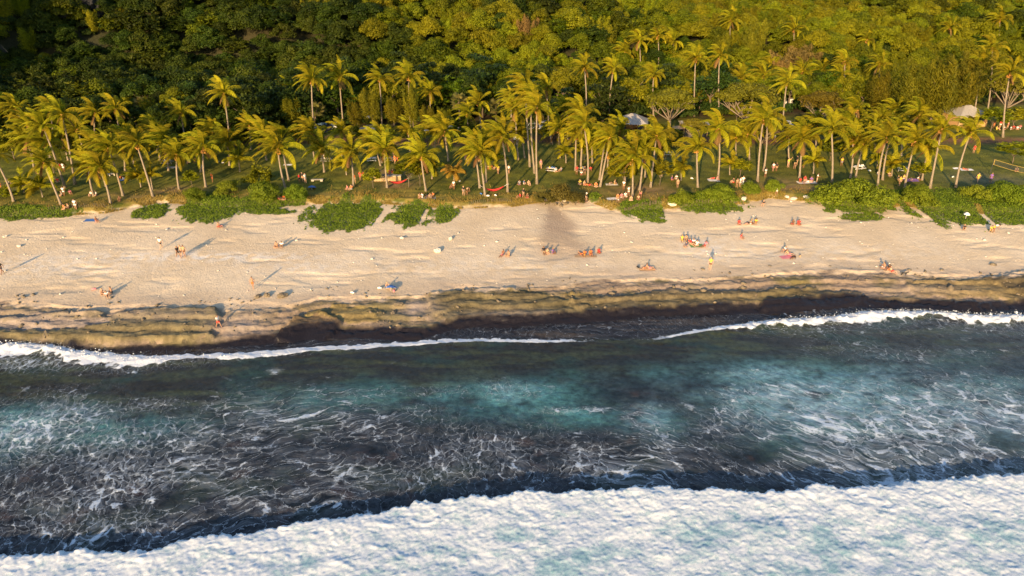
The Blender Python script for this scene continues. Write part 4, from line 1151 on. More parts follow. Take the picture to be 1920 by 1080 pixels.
for (x, y), z in zip(pts, ZP):
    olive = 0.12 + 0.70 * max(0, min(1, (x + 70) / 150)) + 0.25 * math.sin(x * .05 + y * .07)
    want = 'olive' if rnd.random() < olive else 'deep' if rnd.random() < max(0.12, min(0.85, 0.45 - x / 110)) else 'green'  # darkened crowns grow commoner leftwards, painting that side as shaded
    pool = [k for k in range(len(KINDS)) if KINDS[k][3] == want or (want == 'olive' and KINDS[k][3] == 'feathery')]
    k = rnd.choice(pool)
    s = rnd.uniform(0.85, 1.55) * (0.85 if x > 30 else 1.0)
    if made < 300 and in_view(x, y, z + 5):
        made += 1
        u_ = 960 + FPX * x / (y * CP - (float(z) + 4 - CZ) * SP)
        zone = ('at the far left edge', 'behind the cluster of left palms', 'above the left lawn shrubs', 'left of the tall slim palm', 'around the golden feathery clump', 'above the middle palm group', 'over the parked middle cars', 'behind the grey-roofed kiosks',
                'behind the flat-topped trees', 'near the red-roofed house', 'beside the big feathery clump', 'behind the far right pavilion')[int(max(0, min(11, u_ // 160)))]
        v_ = woodline(x)
        hb = 'foremost row' if y < v_ + 12 else 'second row' if y < v_ + 24 else 'middle rows' if y < v_ + 38 else 'uphill'
        sz = 'small' if s < 0.98 else 'large' if s > 1.25 else 'mid-sized'
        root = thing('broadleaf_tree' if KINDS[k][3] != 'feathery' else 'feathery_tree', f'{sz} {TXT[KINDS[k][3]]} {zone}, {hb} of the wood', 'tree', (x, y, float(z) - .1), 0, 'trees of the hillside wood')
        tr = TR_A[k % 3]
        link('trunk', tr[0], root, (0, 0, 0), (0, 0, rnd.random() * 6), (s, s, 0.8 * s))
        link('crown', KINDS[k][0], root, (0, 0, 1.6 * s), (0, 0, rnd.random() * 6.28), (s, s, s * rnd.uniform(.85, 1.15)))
    else:
        rest.append((x, y, float(z), k, s))

def gn_scatter(name, P, meshes, idx, scl, rot):
    """one object whose geometry nodes set the meshes on its points"""
    me = bpy.data.meshes.new(name); me.from_pydata(P, [], [])
    for nm, arr, ty in (('kind_index', idx, 'INT'), ('size', scl, 'FLOAT'), ('turn', rot, 'FLOAT')):
        at = me.attributes.new(nm, ty, 'POINT'); at.data.foreach_set('value', arr)
    o = link(name, me)
    coll = bpy.data.collections.new(name + '_source')
    for i, m in enumerate(meshes):
        so = bpy.data.objects.new(f'source_{chr(97 + i)}', m); coll.objects.link(so)
    ng = bpy.data.node_groups.new(name, 'GeometryNodeTree')
    ng.interface.new_socket('Geometry', in_out='INPUT', socket_type='NodeSocketGeometry')
    ng.interface.new_socket('Geometry', in_out='OUTPUT', socket_type='NodeSocketGeometry')
    n = ng.nodes; l = ng.links
    gi = n.new('NodeGroupInput'); go = n.new('NodeGroupOutput')
    ip = n.new('GeometryNodeInstanceOnPoints'); ci = n.new('GeometryNodeCollectionInfo')
    ci.inputs['Collection'].default_value = coll; ci.inputs['Separate Children'].default_value = True; ci.inputs['Reset Children'].default_value = True
    def attr(nm, ty):
        a = n.new('GeometryNodeInputNamedAttribute'); a.data_type = ty; a.inputs[0].default_value = nm; return a.outputs['Attribute']
    ip.inputs['Pick Instance'].default_value = True
    l.new(gi.outputs[0], ip.inputs['Points']); l.new(ci.outputs[0], ip.inputs['Instance']); l.new(attr('kind_index', 'INT'), ip.inputs['Instance Index'])
    l.new(attr('size', 'FLOAT'), ip.inputs['Scale'])
    cx = n.new('ShaderNodeCombineXYZ'); l.new(attr('turn', 'FLOAT'), cx.inputs[2]); l.new(cx.outputs[0], ip.inputs['Rotation'])
    l.new(ip.outputs[0], go.inputs[0])
    md = o.modifiers.new('scatter', 'NODES'); md.node_group = ng
    return o
for _ in range(1200):
    x, y = rnd.uniform(-235, -128), rnd.uniform(122, 235)
    if ok(x, y, 4.5):
        cell.setdefault((int(x // 6), int(y // 6)), []).append((x, y)); rest.append((x, y, float(height(np.array(x), np.array(y), False)), rnd.randrange(len(KINDS)), rnd.uniform(.8, 1.3)))
if rest:
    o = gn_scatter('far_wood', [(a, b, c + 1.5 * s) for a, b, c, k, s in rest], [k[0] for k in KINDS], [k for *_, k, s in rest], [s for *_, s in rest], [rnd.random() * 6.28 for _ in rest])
    tag(o, 'dense mass of green treetops covering the hillside', 'trees', kind='stuff')
# undergrowth that closes the gaps between trunks
UG = [crown_lobes(2.2, 1.8, 14, 120, 0.38, M_DARK, lobe_r=0.4, z0=0.1) for _ in range(3)]
up = []
for _ in range(1300):
    y = rnd.uniform(144, 225); x = rnd.uniform(-1, 1) * (y * .8 + 8)
    if y < float(woodline(x)) - 2: continue
    up.append((x, y, float(height(np.array(x), np.array(y), False))))
o = gn_scatter('undergrowth', up, UG, [rnd.randrange(3) for _ in up], [rnd.uniform(.7, 1.6) for _ in up], [rnd.random() * 6.28 for _ in up])
tag(o, 'dark leafy undergrowth between the trunks of the wood', 'undergrowth', kind='stuff')

# rock faces on the left slope
M_CLIFF = ground_mat('basalt_cliff', 0.7, 0.5, 1.0, 0.8, 1.0)
def boulder(sx, sy, sz, seed, n=18, rough=0.25):
    V = []; F = []
    m = n // 2
    for i in range(m + 1):
        ph = -math.pi / 2 + math.pi * i / m
        for k in range(n):
            th = 2 * math.pi * k / n
            V.append((math.cos(ph) * math.cos(th), math.cos(ph) * math.sin(th), math.sin(ph)))
    V = np.array(V); q = fbm(V[:, 0] * 1.6 + V[:, 2] * 1.1 + seed, V[:, 1] * 1.6 - V[:, 2] * 1.3, 4, seed)
    q = np.round(q * 4) / 4 * 0.6 + q * 0.4
    V = V * (1 + rough * 2 * q)[:, None] * np.array([sx, sy, sz])
    for i in range(m):
        for k in range(n): F.append((i * n + k, i * n + (k + 1) % n, (i + 1) * n + (k + 1) % n, (i + 1) * n + k))
    return V, F
for (px, py, sx, sy, sz, lb) in [(4, 160, 4, 2.5, 5, 'grey basalt rock face at the left edge of the wood'), (135, 34, 8, 3, 6, 'large grey basalt cliff showing between trees, upper left'), (185, 26, 4, 2.5, 5, 'smaller grey rock face right of the large cliff'), (28, 6, 4, 2, 3, 'small grey rock face in the upper left corner')]:
    X0, Y0, Z0 = ground(px, py)
    V, F = boulder(sx, sy, sz, int(px) + 3, 64, 0.22)
    V = V + (fbm(V[:, 0] * .9, V[:, 2] * .5 + V[:, 1], 4, 66, .7) * 0.9)[:, None] * np.array([.5, 1, .4])
    me = new_mesh('cliff', V, F, M_CLIFF, False, {'col': np.tile([0.030, 0.031, 0.034], (len(V), 1)), 'wet': np.zeros(len(V))})
    tag(link('cliff', me, None, (X0, Y0 - 4.5, Z0 + 3.0), (0.2, 0.1, 0)), lb, 'cliff')

# ------------------------------------------------------------------ beach vine, bank grass
N = 260000
PX = rng.uniform(-95, 95, N); PY = rng.uniform(100, 124, N)
vmv = vine_mask(PX, PY); k = vmv + np.where(rng.uniform(0, 1, N) < .4, rng.uniform(-0.75, 0.1, N), rng.uniform(-0.2, 0.12, N)) > -0.02
PX, PY, vmv = PX[k], PY[k], vmv[k]
PZ = height(PX, PY) + 0.05 + rng.uniform(0, 1, len(PX)) * 0.26 * np.clip(vmv * 1.6, 0.1, 1) * (0.6 + 0.6 * fbm(PX * .8, PY * .8, 3, 171))
V, F, T = leaves(np.stack([PX, PY, PZ], 1), np.tile([0, -0.7, 0.9], (len(PX), 1)), 0.21, 0.8, 0.45, tint=np.clip(0.45 + 0.45 * fbm(PX * .9, PY * .9, 3, 172) + rng.normal(0, .22, len(PX)), 0, 1))
tag(link('beach_vine', new_mesh('beach_vine', V, F, M_VINE, False, {'tint': T})), 'green beach creeper spreading in patches over the top of the sand', 'ground cover', kind='stuff')
N = 42000
PX = rng.uniform(-100, 100, N); off = rng.exponential(1.3, N) - 0.3
PY = vegedge(PX) + off
dens = fbm(PX * .25, PY * .5, 3, 173) + 0.15
k = (dens > 0) & (vine_mask(PX, PY) < 0); PX, PY = PX[k], PY[k]
PZ = height(PX, PY) + 0.10
V, F, T = leaves(np.stack([PX, PY, PZ], 1), np.tile([0, -1.0, 0.3], (len(PX), 1)), 0.34, 0.22, 0.5, direc=np.tile([0, 0, 2.0], (len(PX), 1)))
tag(link('bank_grass', new_mesh('bank_grass', V, F, M_GRASS, False, {'tint': T})), 'tawny dry grass fringing the low bank above the sand', 'grass', kind='stuff')
# sparse tufts on the lawn
N = 60000
PX = rng.uniform(-125, 125, N); PY = rng.uniform(108, 152, N)
k = (PY > vegedge(PX) + 1) & (fbm(PX * .3, PY * .3, 3, 174) > -0.1); PX, PY = PX[k], PY[k]
V, F, T = leaves(np.stack([PX, PY, height(PX, PY) + 0.05], 1), np.tile([0, -0.8, 0.5], (len(PX), 1)), 0.2, 0.3, 0.6, direc=np.tile([0, 0, 2.0], (len(PX), 1)))
M_TUFT = leafmat('lawn_grass', (0.05, 0.075, 0.012), (0.13, 0.14, 0.025), 0.25, 0, 0)
tag(link('lawn_grass', new_mesh('lawn_grass', V, F, M_TUFT, False, {'tint': T})), 'short uneven grass of the lawn under the palms', 'grass', kind='stuff')

# ------------------------------------------------------------------ people
def skin_mesh(name, verts, edges, radii, levels=1, root=0, extra=None):
    me = bpy.data.meshes.new(name); me.from_pydata(verts, edges, [])
    o = bpy.data.objects.new(name, me); COL.objects.link(o)
    md = o.modifiers.new('skin', 'SKIN'); md.use_smooth_shade = True
    sv = me.skin_vertices[0].data
    for i, r in enumerate(radii):
        sv[i].radius = (r, r) if not isinstance(r, tuple) else r
        sv[i].use_root = (i == root)
    s = o.modifiers.new('sub', 'SUBSURF'); s.levels = levels; s.render_levels = levels
    dg = bpy.context.evaluated_depsgraph_get()
    ev = o.evaluated_get(dg)
    out = bpy.data.meshes.new_from_object(ev)
    out.name = name
    bpy.data.objects.remove(o); bpy.data.meshes.remove(me)
    if extra:
        V = [tuple(v.co) for v in out.vertices] ; F = [tuple(p.vertices) for p in out.polygons]
        n = len(V); V += extra.v; F += [tuple(n + i for i in f) for f in extra.f]
        bpy.data.meshes.remove(out)
        out = bpy.data.meshes.new(name); out.from_pydata(V, [], F)
        out.polygons.foreach_set('use_smooth', np.ones(len(out.polygons), bool))
    if not out.materials: out.materials.append(None)
    return out

def pose(kind):
    """joint positions, facing -Y, feet (or seat) on z = 0"""
    J = {}
    if kind in ('stand', 'walk', 'wave', 'bend', 'carry'):
        st = 0.30 if kind == 'walk' else 0.06
        J['pel'] = (0, 0, 0.95); J['chest'] = (0, -0.02, 1.28); J['neck'] = (0, -0.02, 1.47); J['head'] = (0, -0.04, 1.62)
        for s, k in ((-1, 'l'), (1, 'r')):
            y = st * s
            J['hip' + k] = (0.09 * s, 0, 0.90); J['knee' + k] = (0.11 * s, -y * 0.5 - 0.03, 0.49); J['ank' + k] = (0.11 * s, -y if kind != 'walk' or s > 0 else -y + .06, 0.08 if kind != 'walk' or s > 0 else .12); J['toe' + k] = (0.12 * s, J['ank' + k][1] - 0.17, J['ank' + k][2] - .05)
            J['sh' + k] = (0.18 * s, -0.01, 1.41); J['el' + k] = (0.26 * s, 0.03 + y * .6, 1.13); J['wr' + k] = (0.27 * s, -0.07 + y * .9, 0.89)
        if kind == 'wave':
            J['elr'] = (0.42, -0.05, 1.50); J['wrr'] = (0.50, -0.12, 1.74)
        if kind == 'carry':
            for s, k in ((-1, 'l'), (1, 'r')): J['wr' + k] = (0.12 * s, -0.30, 1.12)
        if kind == 'bend':
            J['chest'] = (0, -0.26, 1.17); J['neck'] = (0, -0.43, 1.24); J['head'] = (0, -0.56, 1.24)
            for s, k in ((-1, 'l'), (1, 'r')):
                J['sh' + k] = (0.18 * s, -0.38, 1.20); J['el' + k] = (0.22 * s, -0.42, 0.92); J['wr' + k] = (0.16 * s, -0.52, 0.70)
    elif kind in ('sit', 'lean'):
        b = 0.0 if kind == 'sit' else 0.22
        J['pel'] = (0, 0, 0.13); J['chest'] = (0, 0.06 + b, 0.45 - b * .25); J['neck'] = (0, 0.03 + b * 1.5, 0.64 - b * .35); J['head'] = (0, -0.02 + b * 1.5, 0.79 - b * .35)
        for s, k in ((-1, 'l'), (1, 'r')):
            J['hip' + k] = (0.10 * s, -0.02, 0.13); 
            if kind == 'sit': J['knee' + k] = (0.15 * s, -0.40, 0.43); J['ank' + k] = (0.12 * s, -0.62, 0.08)
            else: J['knee' + k] = (0.13 * s, -0.45, 0.14 if s < 0 else .3); J['ank' + k] = (0.13 * s, -0.88 if s < 0 else -.75, 0.08)
            J['toe' + k] = (0.13 * s, J['ank' + k][1] - 0.15, 0.08)
            J['sh' + k] = (0.18 * s, J['neck'][1] + .01, J['neck'][2] - 0.06)
            if kind == 'sit': J['el' + k] = (0.25 * s, -0.14, 0.40); J['wr' + k] = (0.12 * s, -0.36, 0.47)
            else: J['el' + k] = (0.27 * s, 0.42, 0.30); J['wr' + k] = (0.28 * s, 0.44, 0.06)
    elif kind == 'cross':
        J['pel'] = (0, 0, 0.13); J['chest'] = (0, -0.02, 0.46); J['neck'] = (0, -0.05, 0.65); J['head'] = (0, -0.10, 0.79)
        for s, k in ((-1, 'l'), (1, 'r')):
            J['hip' + k] = (0.10 * s, -0.02, 0.13); J['knee' + k] = (0.38 * s, -0.30, 0.14); J['ank' + k] = (-0.04 * s, -0.42 - .08 * s, 0.08 ); J['toe' + k] = (-0.16 * s, -0.44 - .08 * s, 0.06)
            J['sh' + k] = (0.18 * s, -0.04, 0.59); J['el' + k] = (0.26 * s, -0.10, 0.33); J['wr' + k] = (0.16 * s, -0.32, 0.25)
    else:  # lie, on the back along Y with the head towards +Y
        J['pel'] = (0, 0, 0.12); J['chest'] = (0, 0.32, 0.13); J['neck'] = (0, 0.52, 0.13); J['head'] = (0, 0.67, 0.13)
        for s, k in ((-1, 'l'), (1, 'r')):
            J['hip' + k] = (0.09 * s, -0.04, 0.11); J['knee' + k] = (0.12 * s, -0.45, 0.12 if s < 0 else 0.34); J['ank' + k] = (0.13 * s, -0.86 if s < 0 else -0.66, 0.07); J['toe' + k] = (0.14 * s, J['ank' + k][1] - 0.06, 0.2 if s < 0 else .05)
            J['sh' + k] = (0.18 * s, 0.46, 0.12); J['el' + k] = (0.32 * s, 0.24, 0.07); J['wr' + k] = (0.33 * s, -0.02, 0.06)
    return J

def figure_meshes(kind):
    J = pose(kind); V3 = {k: Vector(v) for k, v in J.items()}
    names = []; R = {}
    def seg(*ks): return [(ks[i], ks[i + 1]) for i in range(len(ks) - 1)]
    V3['belly'] = (V3['pel'] + V3['chest']) / 2
    rad = {'pel': 0.145, 'belly': 0.125, 'chest': 0.15, 'neck': 0.055, 'head': 0.10}
    E = seg('pel', 'belly', 'chest', 'neck', 'head')
    for k in 'lr':
        E += [('pel', 'hip' + k)] + seg('hip' + k, 'knee' + k, 'ank' + k, 'toe' + k) + [('chest', 'sh' + k)] + seg('sh' + k, 'el' + k, 'wr' + k)
        rad.update({'hip' + k: 0.095, 'knee' + k: 0.06, 'ank' + k: 0.042, 'toe' + k: 0.032, 'sh' + k: 0.06, 'el' + k: 0.042, 'wr' + k: 0.029})
        # hand: palm, four fingers and a thumb
        d = (V3['wr' + k] - V3['el' + k]).normalized()
        s = -1 if k == 'l' else 1
        side = d.cross(Vector((1, 0, 0)))
        side = side.normalized() if side.length > .2 else Vector((0, 1, 0))
        V3['palm' + k] = V3['wr' + k] + d * 0.07; rad['palm' + k] = 0.036
        E.append(('wr' + k, 'palm' + k))
        for f in range(4):
            b = V3['palm' + k] + side * (f - 1.5) * 0.021 + d * 0.035
            tip = b + d * (0.060, 0.072, 0.066, 0.05)[f] - Vector((0.02 * s, 0, 0))
            V3[f'f{f}a{k}'] = b; V3[f'f{f}b{k}'] = tip; rad[f'f{f}a{k}'] = 0.0095; rad[f'f{f}b{k}'] = 0.008
            E += [('palm' + k, f'f{f}a{k}'), (f'f{f}a{k}', f'f{f}b{k}')]
        V3['tha' + k] = V3['wr' + k] + d * 0.04 - side * 0.045; V3['thb' + k] = V3['tha' + k] + d * 0.045 - side * 0.02
        rad['tha' + k] = 0.011; rad['thb' + k] = 0.009
        E += [('palm' + k, 'tha' + k), ('tha' + k, 'thb' + k)]
    ks = list(V3); ix = {k: i for i, k in enumerate(ks)}
    ex = MB()
    h = V3['head']; fwd = Vector((0, -1, 0)); upd = Vector((0, 0, 1))
    if kind == 'lie': fwd, upd = Vector((0, 0, 1)), Vector((0, 1, 0))
    if kind == 'bend': fwd, upd = Vector((0, -.5, -.86)), Vector((0, -.86, .5))
    ex.ball(h + fwd * 0.0, 0.105, 10, 8)
    ex.ball(h + fwd * 0.105 - upd * 0.01, (0.018, 0.022, 0.022), 6, 4)
    for s in (-1, 1):
        ex.ball(h + Vector((s * 0.103, 0, 0)), (0.015, 0.022, 0.03), 6, 4)
        ex.ball(h + fwd * 0.092 + upd * 0.02 + Vector((s * 0.035, 0, 0)), 0.013, 6, 4)
    ex.ball(h + fwd * 0.093 - upd * 0.045, (0.028, 0.012, 0.010), 6, 4)
    body = skin_mesh('body', [tuple(V3[k]) for k in ks], [(ix[a], ix[b]) for a, b in E], [rad[k] for k in ks], 1, 0, ex)
    def garment(nm, nodes, edges, add):
        vs = [tuple(n[0]) for n in nodes]
        return skin_mesh(nm, vs, edges, [n[1] + add for n in nodes], 1, 0)
    # shirt
    n = [(V3['pel'].lerp(V3['belly'], .5), 0.14), (V3['belly'], 0.13), (V3['chest'], 0.155), (V3['neck'].lerp(V3['chest'], .35), 0.085)]
    e = [(0, 1), (1, 2), (2, 3)]
    for k in 'lr':
        b = len(n); n += [(V3['sh' + k], 0.07), (V3['sh' + k].lerp(V3['el' + k], .6), 0.056)]; e += [(2, b), (b, b + 1)]
    shirt = garment('shirt', n, e, 0.012)
    n = [(V3['pel'], 0.15), (V3['pel'].lerp(V3['belly'], .6), 0.135)]; e = [(0, 1)]
    for k in 'lr':
        b = len(n); n += [(V3['hip' + k], 0.10), (V3['hip' + k].lerp(V3['knee' + k], .6), 0.083)]; e += [(0, b), (b, b + 1)]
    shorts = garment('shorts', n, e, 0.014)
    n2 = list(n)
    for j, k in enumerate('lr'):
        n2[2 + j * 2 + 1] = (V3['hip' + k].lerp(V3['knee' + k], .9), 0.08); n2.append((V3['knee' + k].lerp(V3['ank' + k], .85), 0.058))
    e2 = e + [(3, 6), (5, 7)]
    trousers = garment('trousers', n2, e2, 0.012)
    hb = MB()
    hb.ball(h - fwd * 0.022 + upd * 0.022, 0.113, 10, 7)
    hb.ball(h - fwd * 0.06 - upd * 0.06, (0.085, 0.05, 0.10) if kind != 'lie' else (0.085, .1, .05), 8, 6)
    hair = hb.mesh('hair', None, True)
    hat = MB(); hat.ball(h + upd * 0.06, (0.12, 0.12, 0.09), 10, 6); hat.tube([h + upd * 0.05, h + upd * 0.065], [0.2, 0.19], 12)
    hatm = hat.mesh('hat', None, True)
    for m in (body, shirt, shorts, trousers, hair, hatm):
        if len(m.materials) == 0: m.materials.append(None)
    return dict(body=body, shirt=shirt, shorts=shorts, trousers=trousers, hair=hair, hat=hatm)

FIG = {k: figure_meshes(k) for k in ('stand', 'walk', 'wave', 'carry', 'bend', 'sit', 'lean', 'cross', 'lie')}
CLR = {'orange': (0.70, 0.16, 0.03), 'red': (0.60, 0.035, 0.03), 'white': (0.75, 0.73, 0.70), 'black': (0.018, 0.018, 0.02), 'blue': (0.05, 0.15, 0.42), 'yellow': (0.65, 0.45, 0.06), 'pink': (0.62, 0.20, 0.24),
       'tan': (0.42, 0.28, 0.16), 'grey': (0.25, 0.26, 0.28), 'purple': (0.20, 0.10, 0.35), 'brown': (0.14, 0.07, 0.04), 'green': (0.12, 0.25, 0.10), 'navy': (0.03, 0.05, 0.12)}
FAB = {k: plain(k + '_cloth', v, 0.85, 0.08) for k, v in CLR.items()}
SKINS = [plain('warm_skin', (0.36, 0.20, 0.125), 0.5, 0.05), plain('brown_skin', (0.24, 0.11, 0.055), 0.5, 0.05), plain('pale_skin', (0.52, 0.31, 0.20), 0.5, 0.05)]
HAIRS = [plain('dark_hair', (0.02, 0.014, 0.01), 0.6, 0.1), plain('brown_hair', (0.08, 0.045, 0.02), 0.6, 0.1), plain('fair_hair', (0.30, 0.20, 0.09), 0.6, 0.1)]

def part(name, me, mat, parent, loc=(0, 0, 0)):
    o = link(name, me, parent, loc)
    o.material_slots[0].link = 'OBJECT'; o.material_slots[0].material = mat
    return o

PT = {'stand': 'standing', 'walk': 'walking', 'wave': 'standing with a raised arm', 'carry': 'standing with hands in front', 'bend': 'bending forward', 'sit': 'sitting with knees up', 'lean': 'leaning back on the arms', 'cross': 'sitting cross-legged', 'lie': 'lying on the back'}
used_labels = {}
def person(px, py, ps, top, bot, where, face=None, skin=None, hair=None, hat=None):
    X0, Y0, Z0 = ground(px, py)
    Z0 = float(height(X0, Y0))
    rz = rnd.uniform(-1.2, 1.2) if face is None else math.radians(face)
    what = (f'in {top} top' if top else 'bare-chested') + (f' and {bot} {"trousers" if ps in ("carry",) else "shorts"}' if bot else '')
    lab = f'person {PT[ps]}, {what}, {where}'
    if len(lab.split()) > 16: lab = f'person {ps if ps != "cross" else "sitt"}ing, {what}, {where}'.replace('waveing', 'waving').replace('walking', 'walking').replace('lieing', 'lying').replace('siting', 'sitting').replace('carrying', 'standing')
    if len(lab.split()) > 16: lab = f'person {what.split(" and ")[0]}, {where}'
    root = thing('person', lab, 'person', (X0, Y0, Z0 + 0.01), rz, 'people on the beach and lawn', rnd.uniform(.97, 1.1))
    f = FIG[ps]
    sk = SKINS[rnd.randrange(3) if skin is None else skin]
    part('body', f['body'], sk, root)
    if top: part('shirt', f['shirt'], FAB[top], root)
    if bot: part('trousers' if ps == 'carry' else 'shorts', f['trousers' if ps == 'carry' else 'shorts'], FAB[bot], root)
    part('hair', f['hair'], HAIRS[rnd.choice((0, 0, 1, 1, 2)) if hair is None else hair], root)
    if hat: part('hat', f['hat'], FAB[hat], root)
    return root

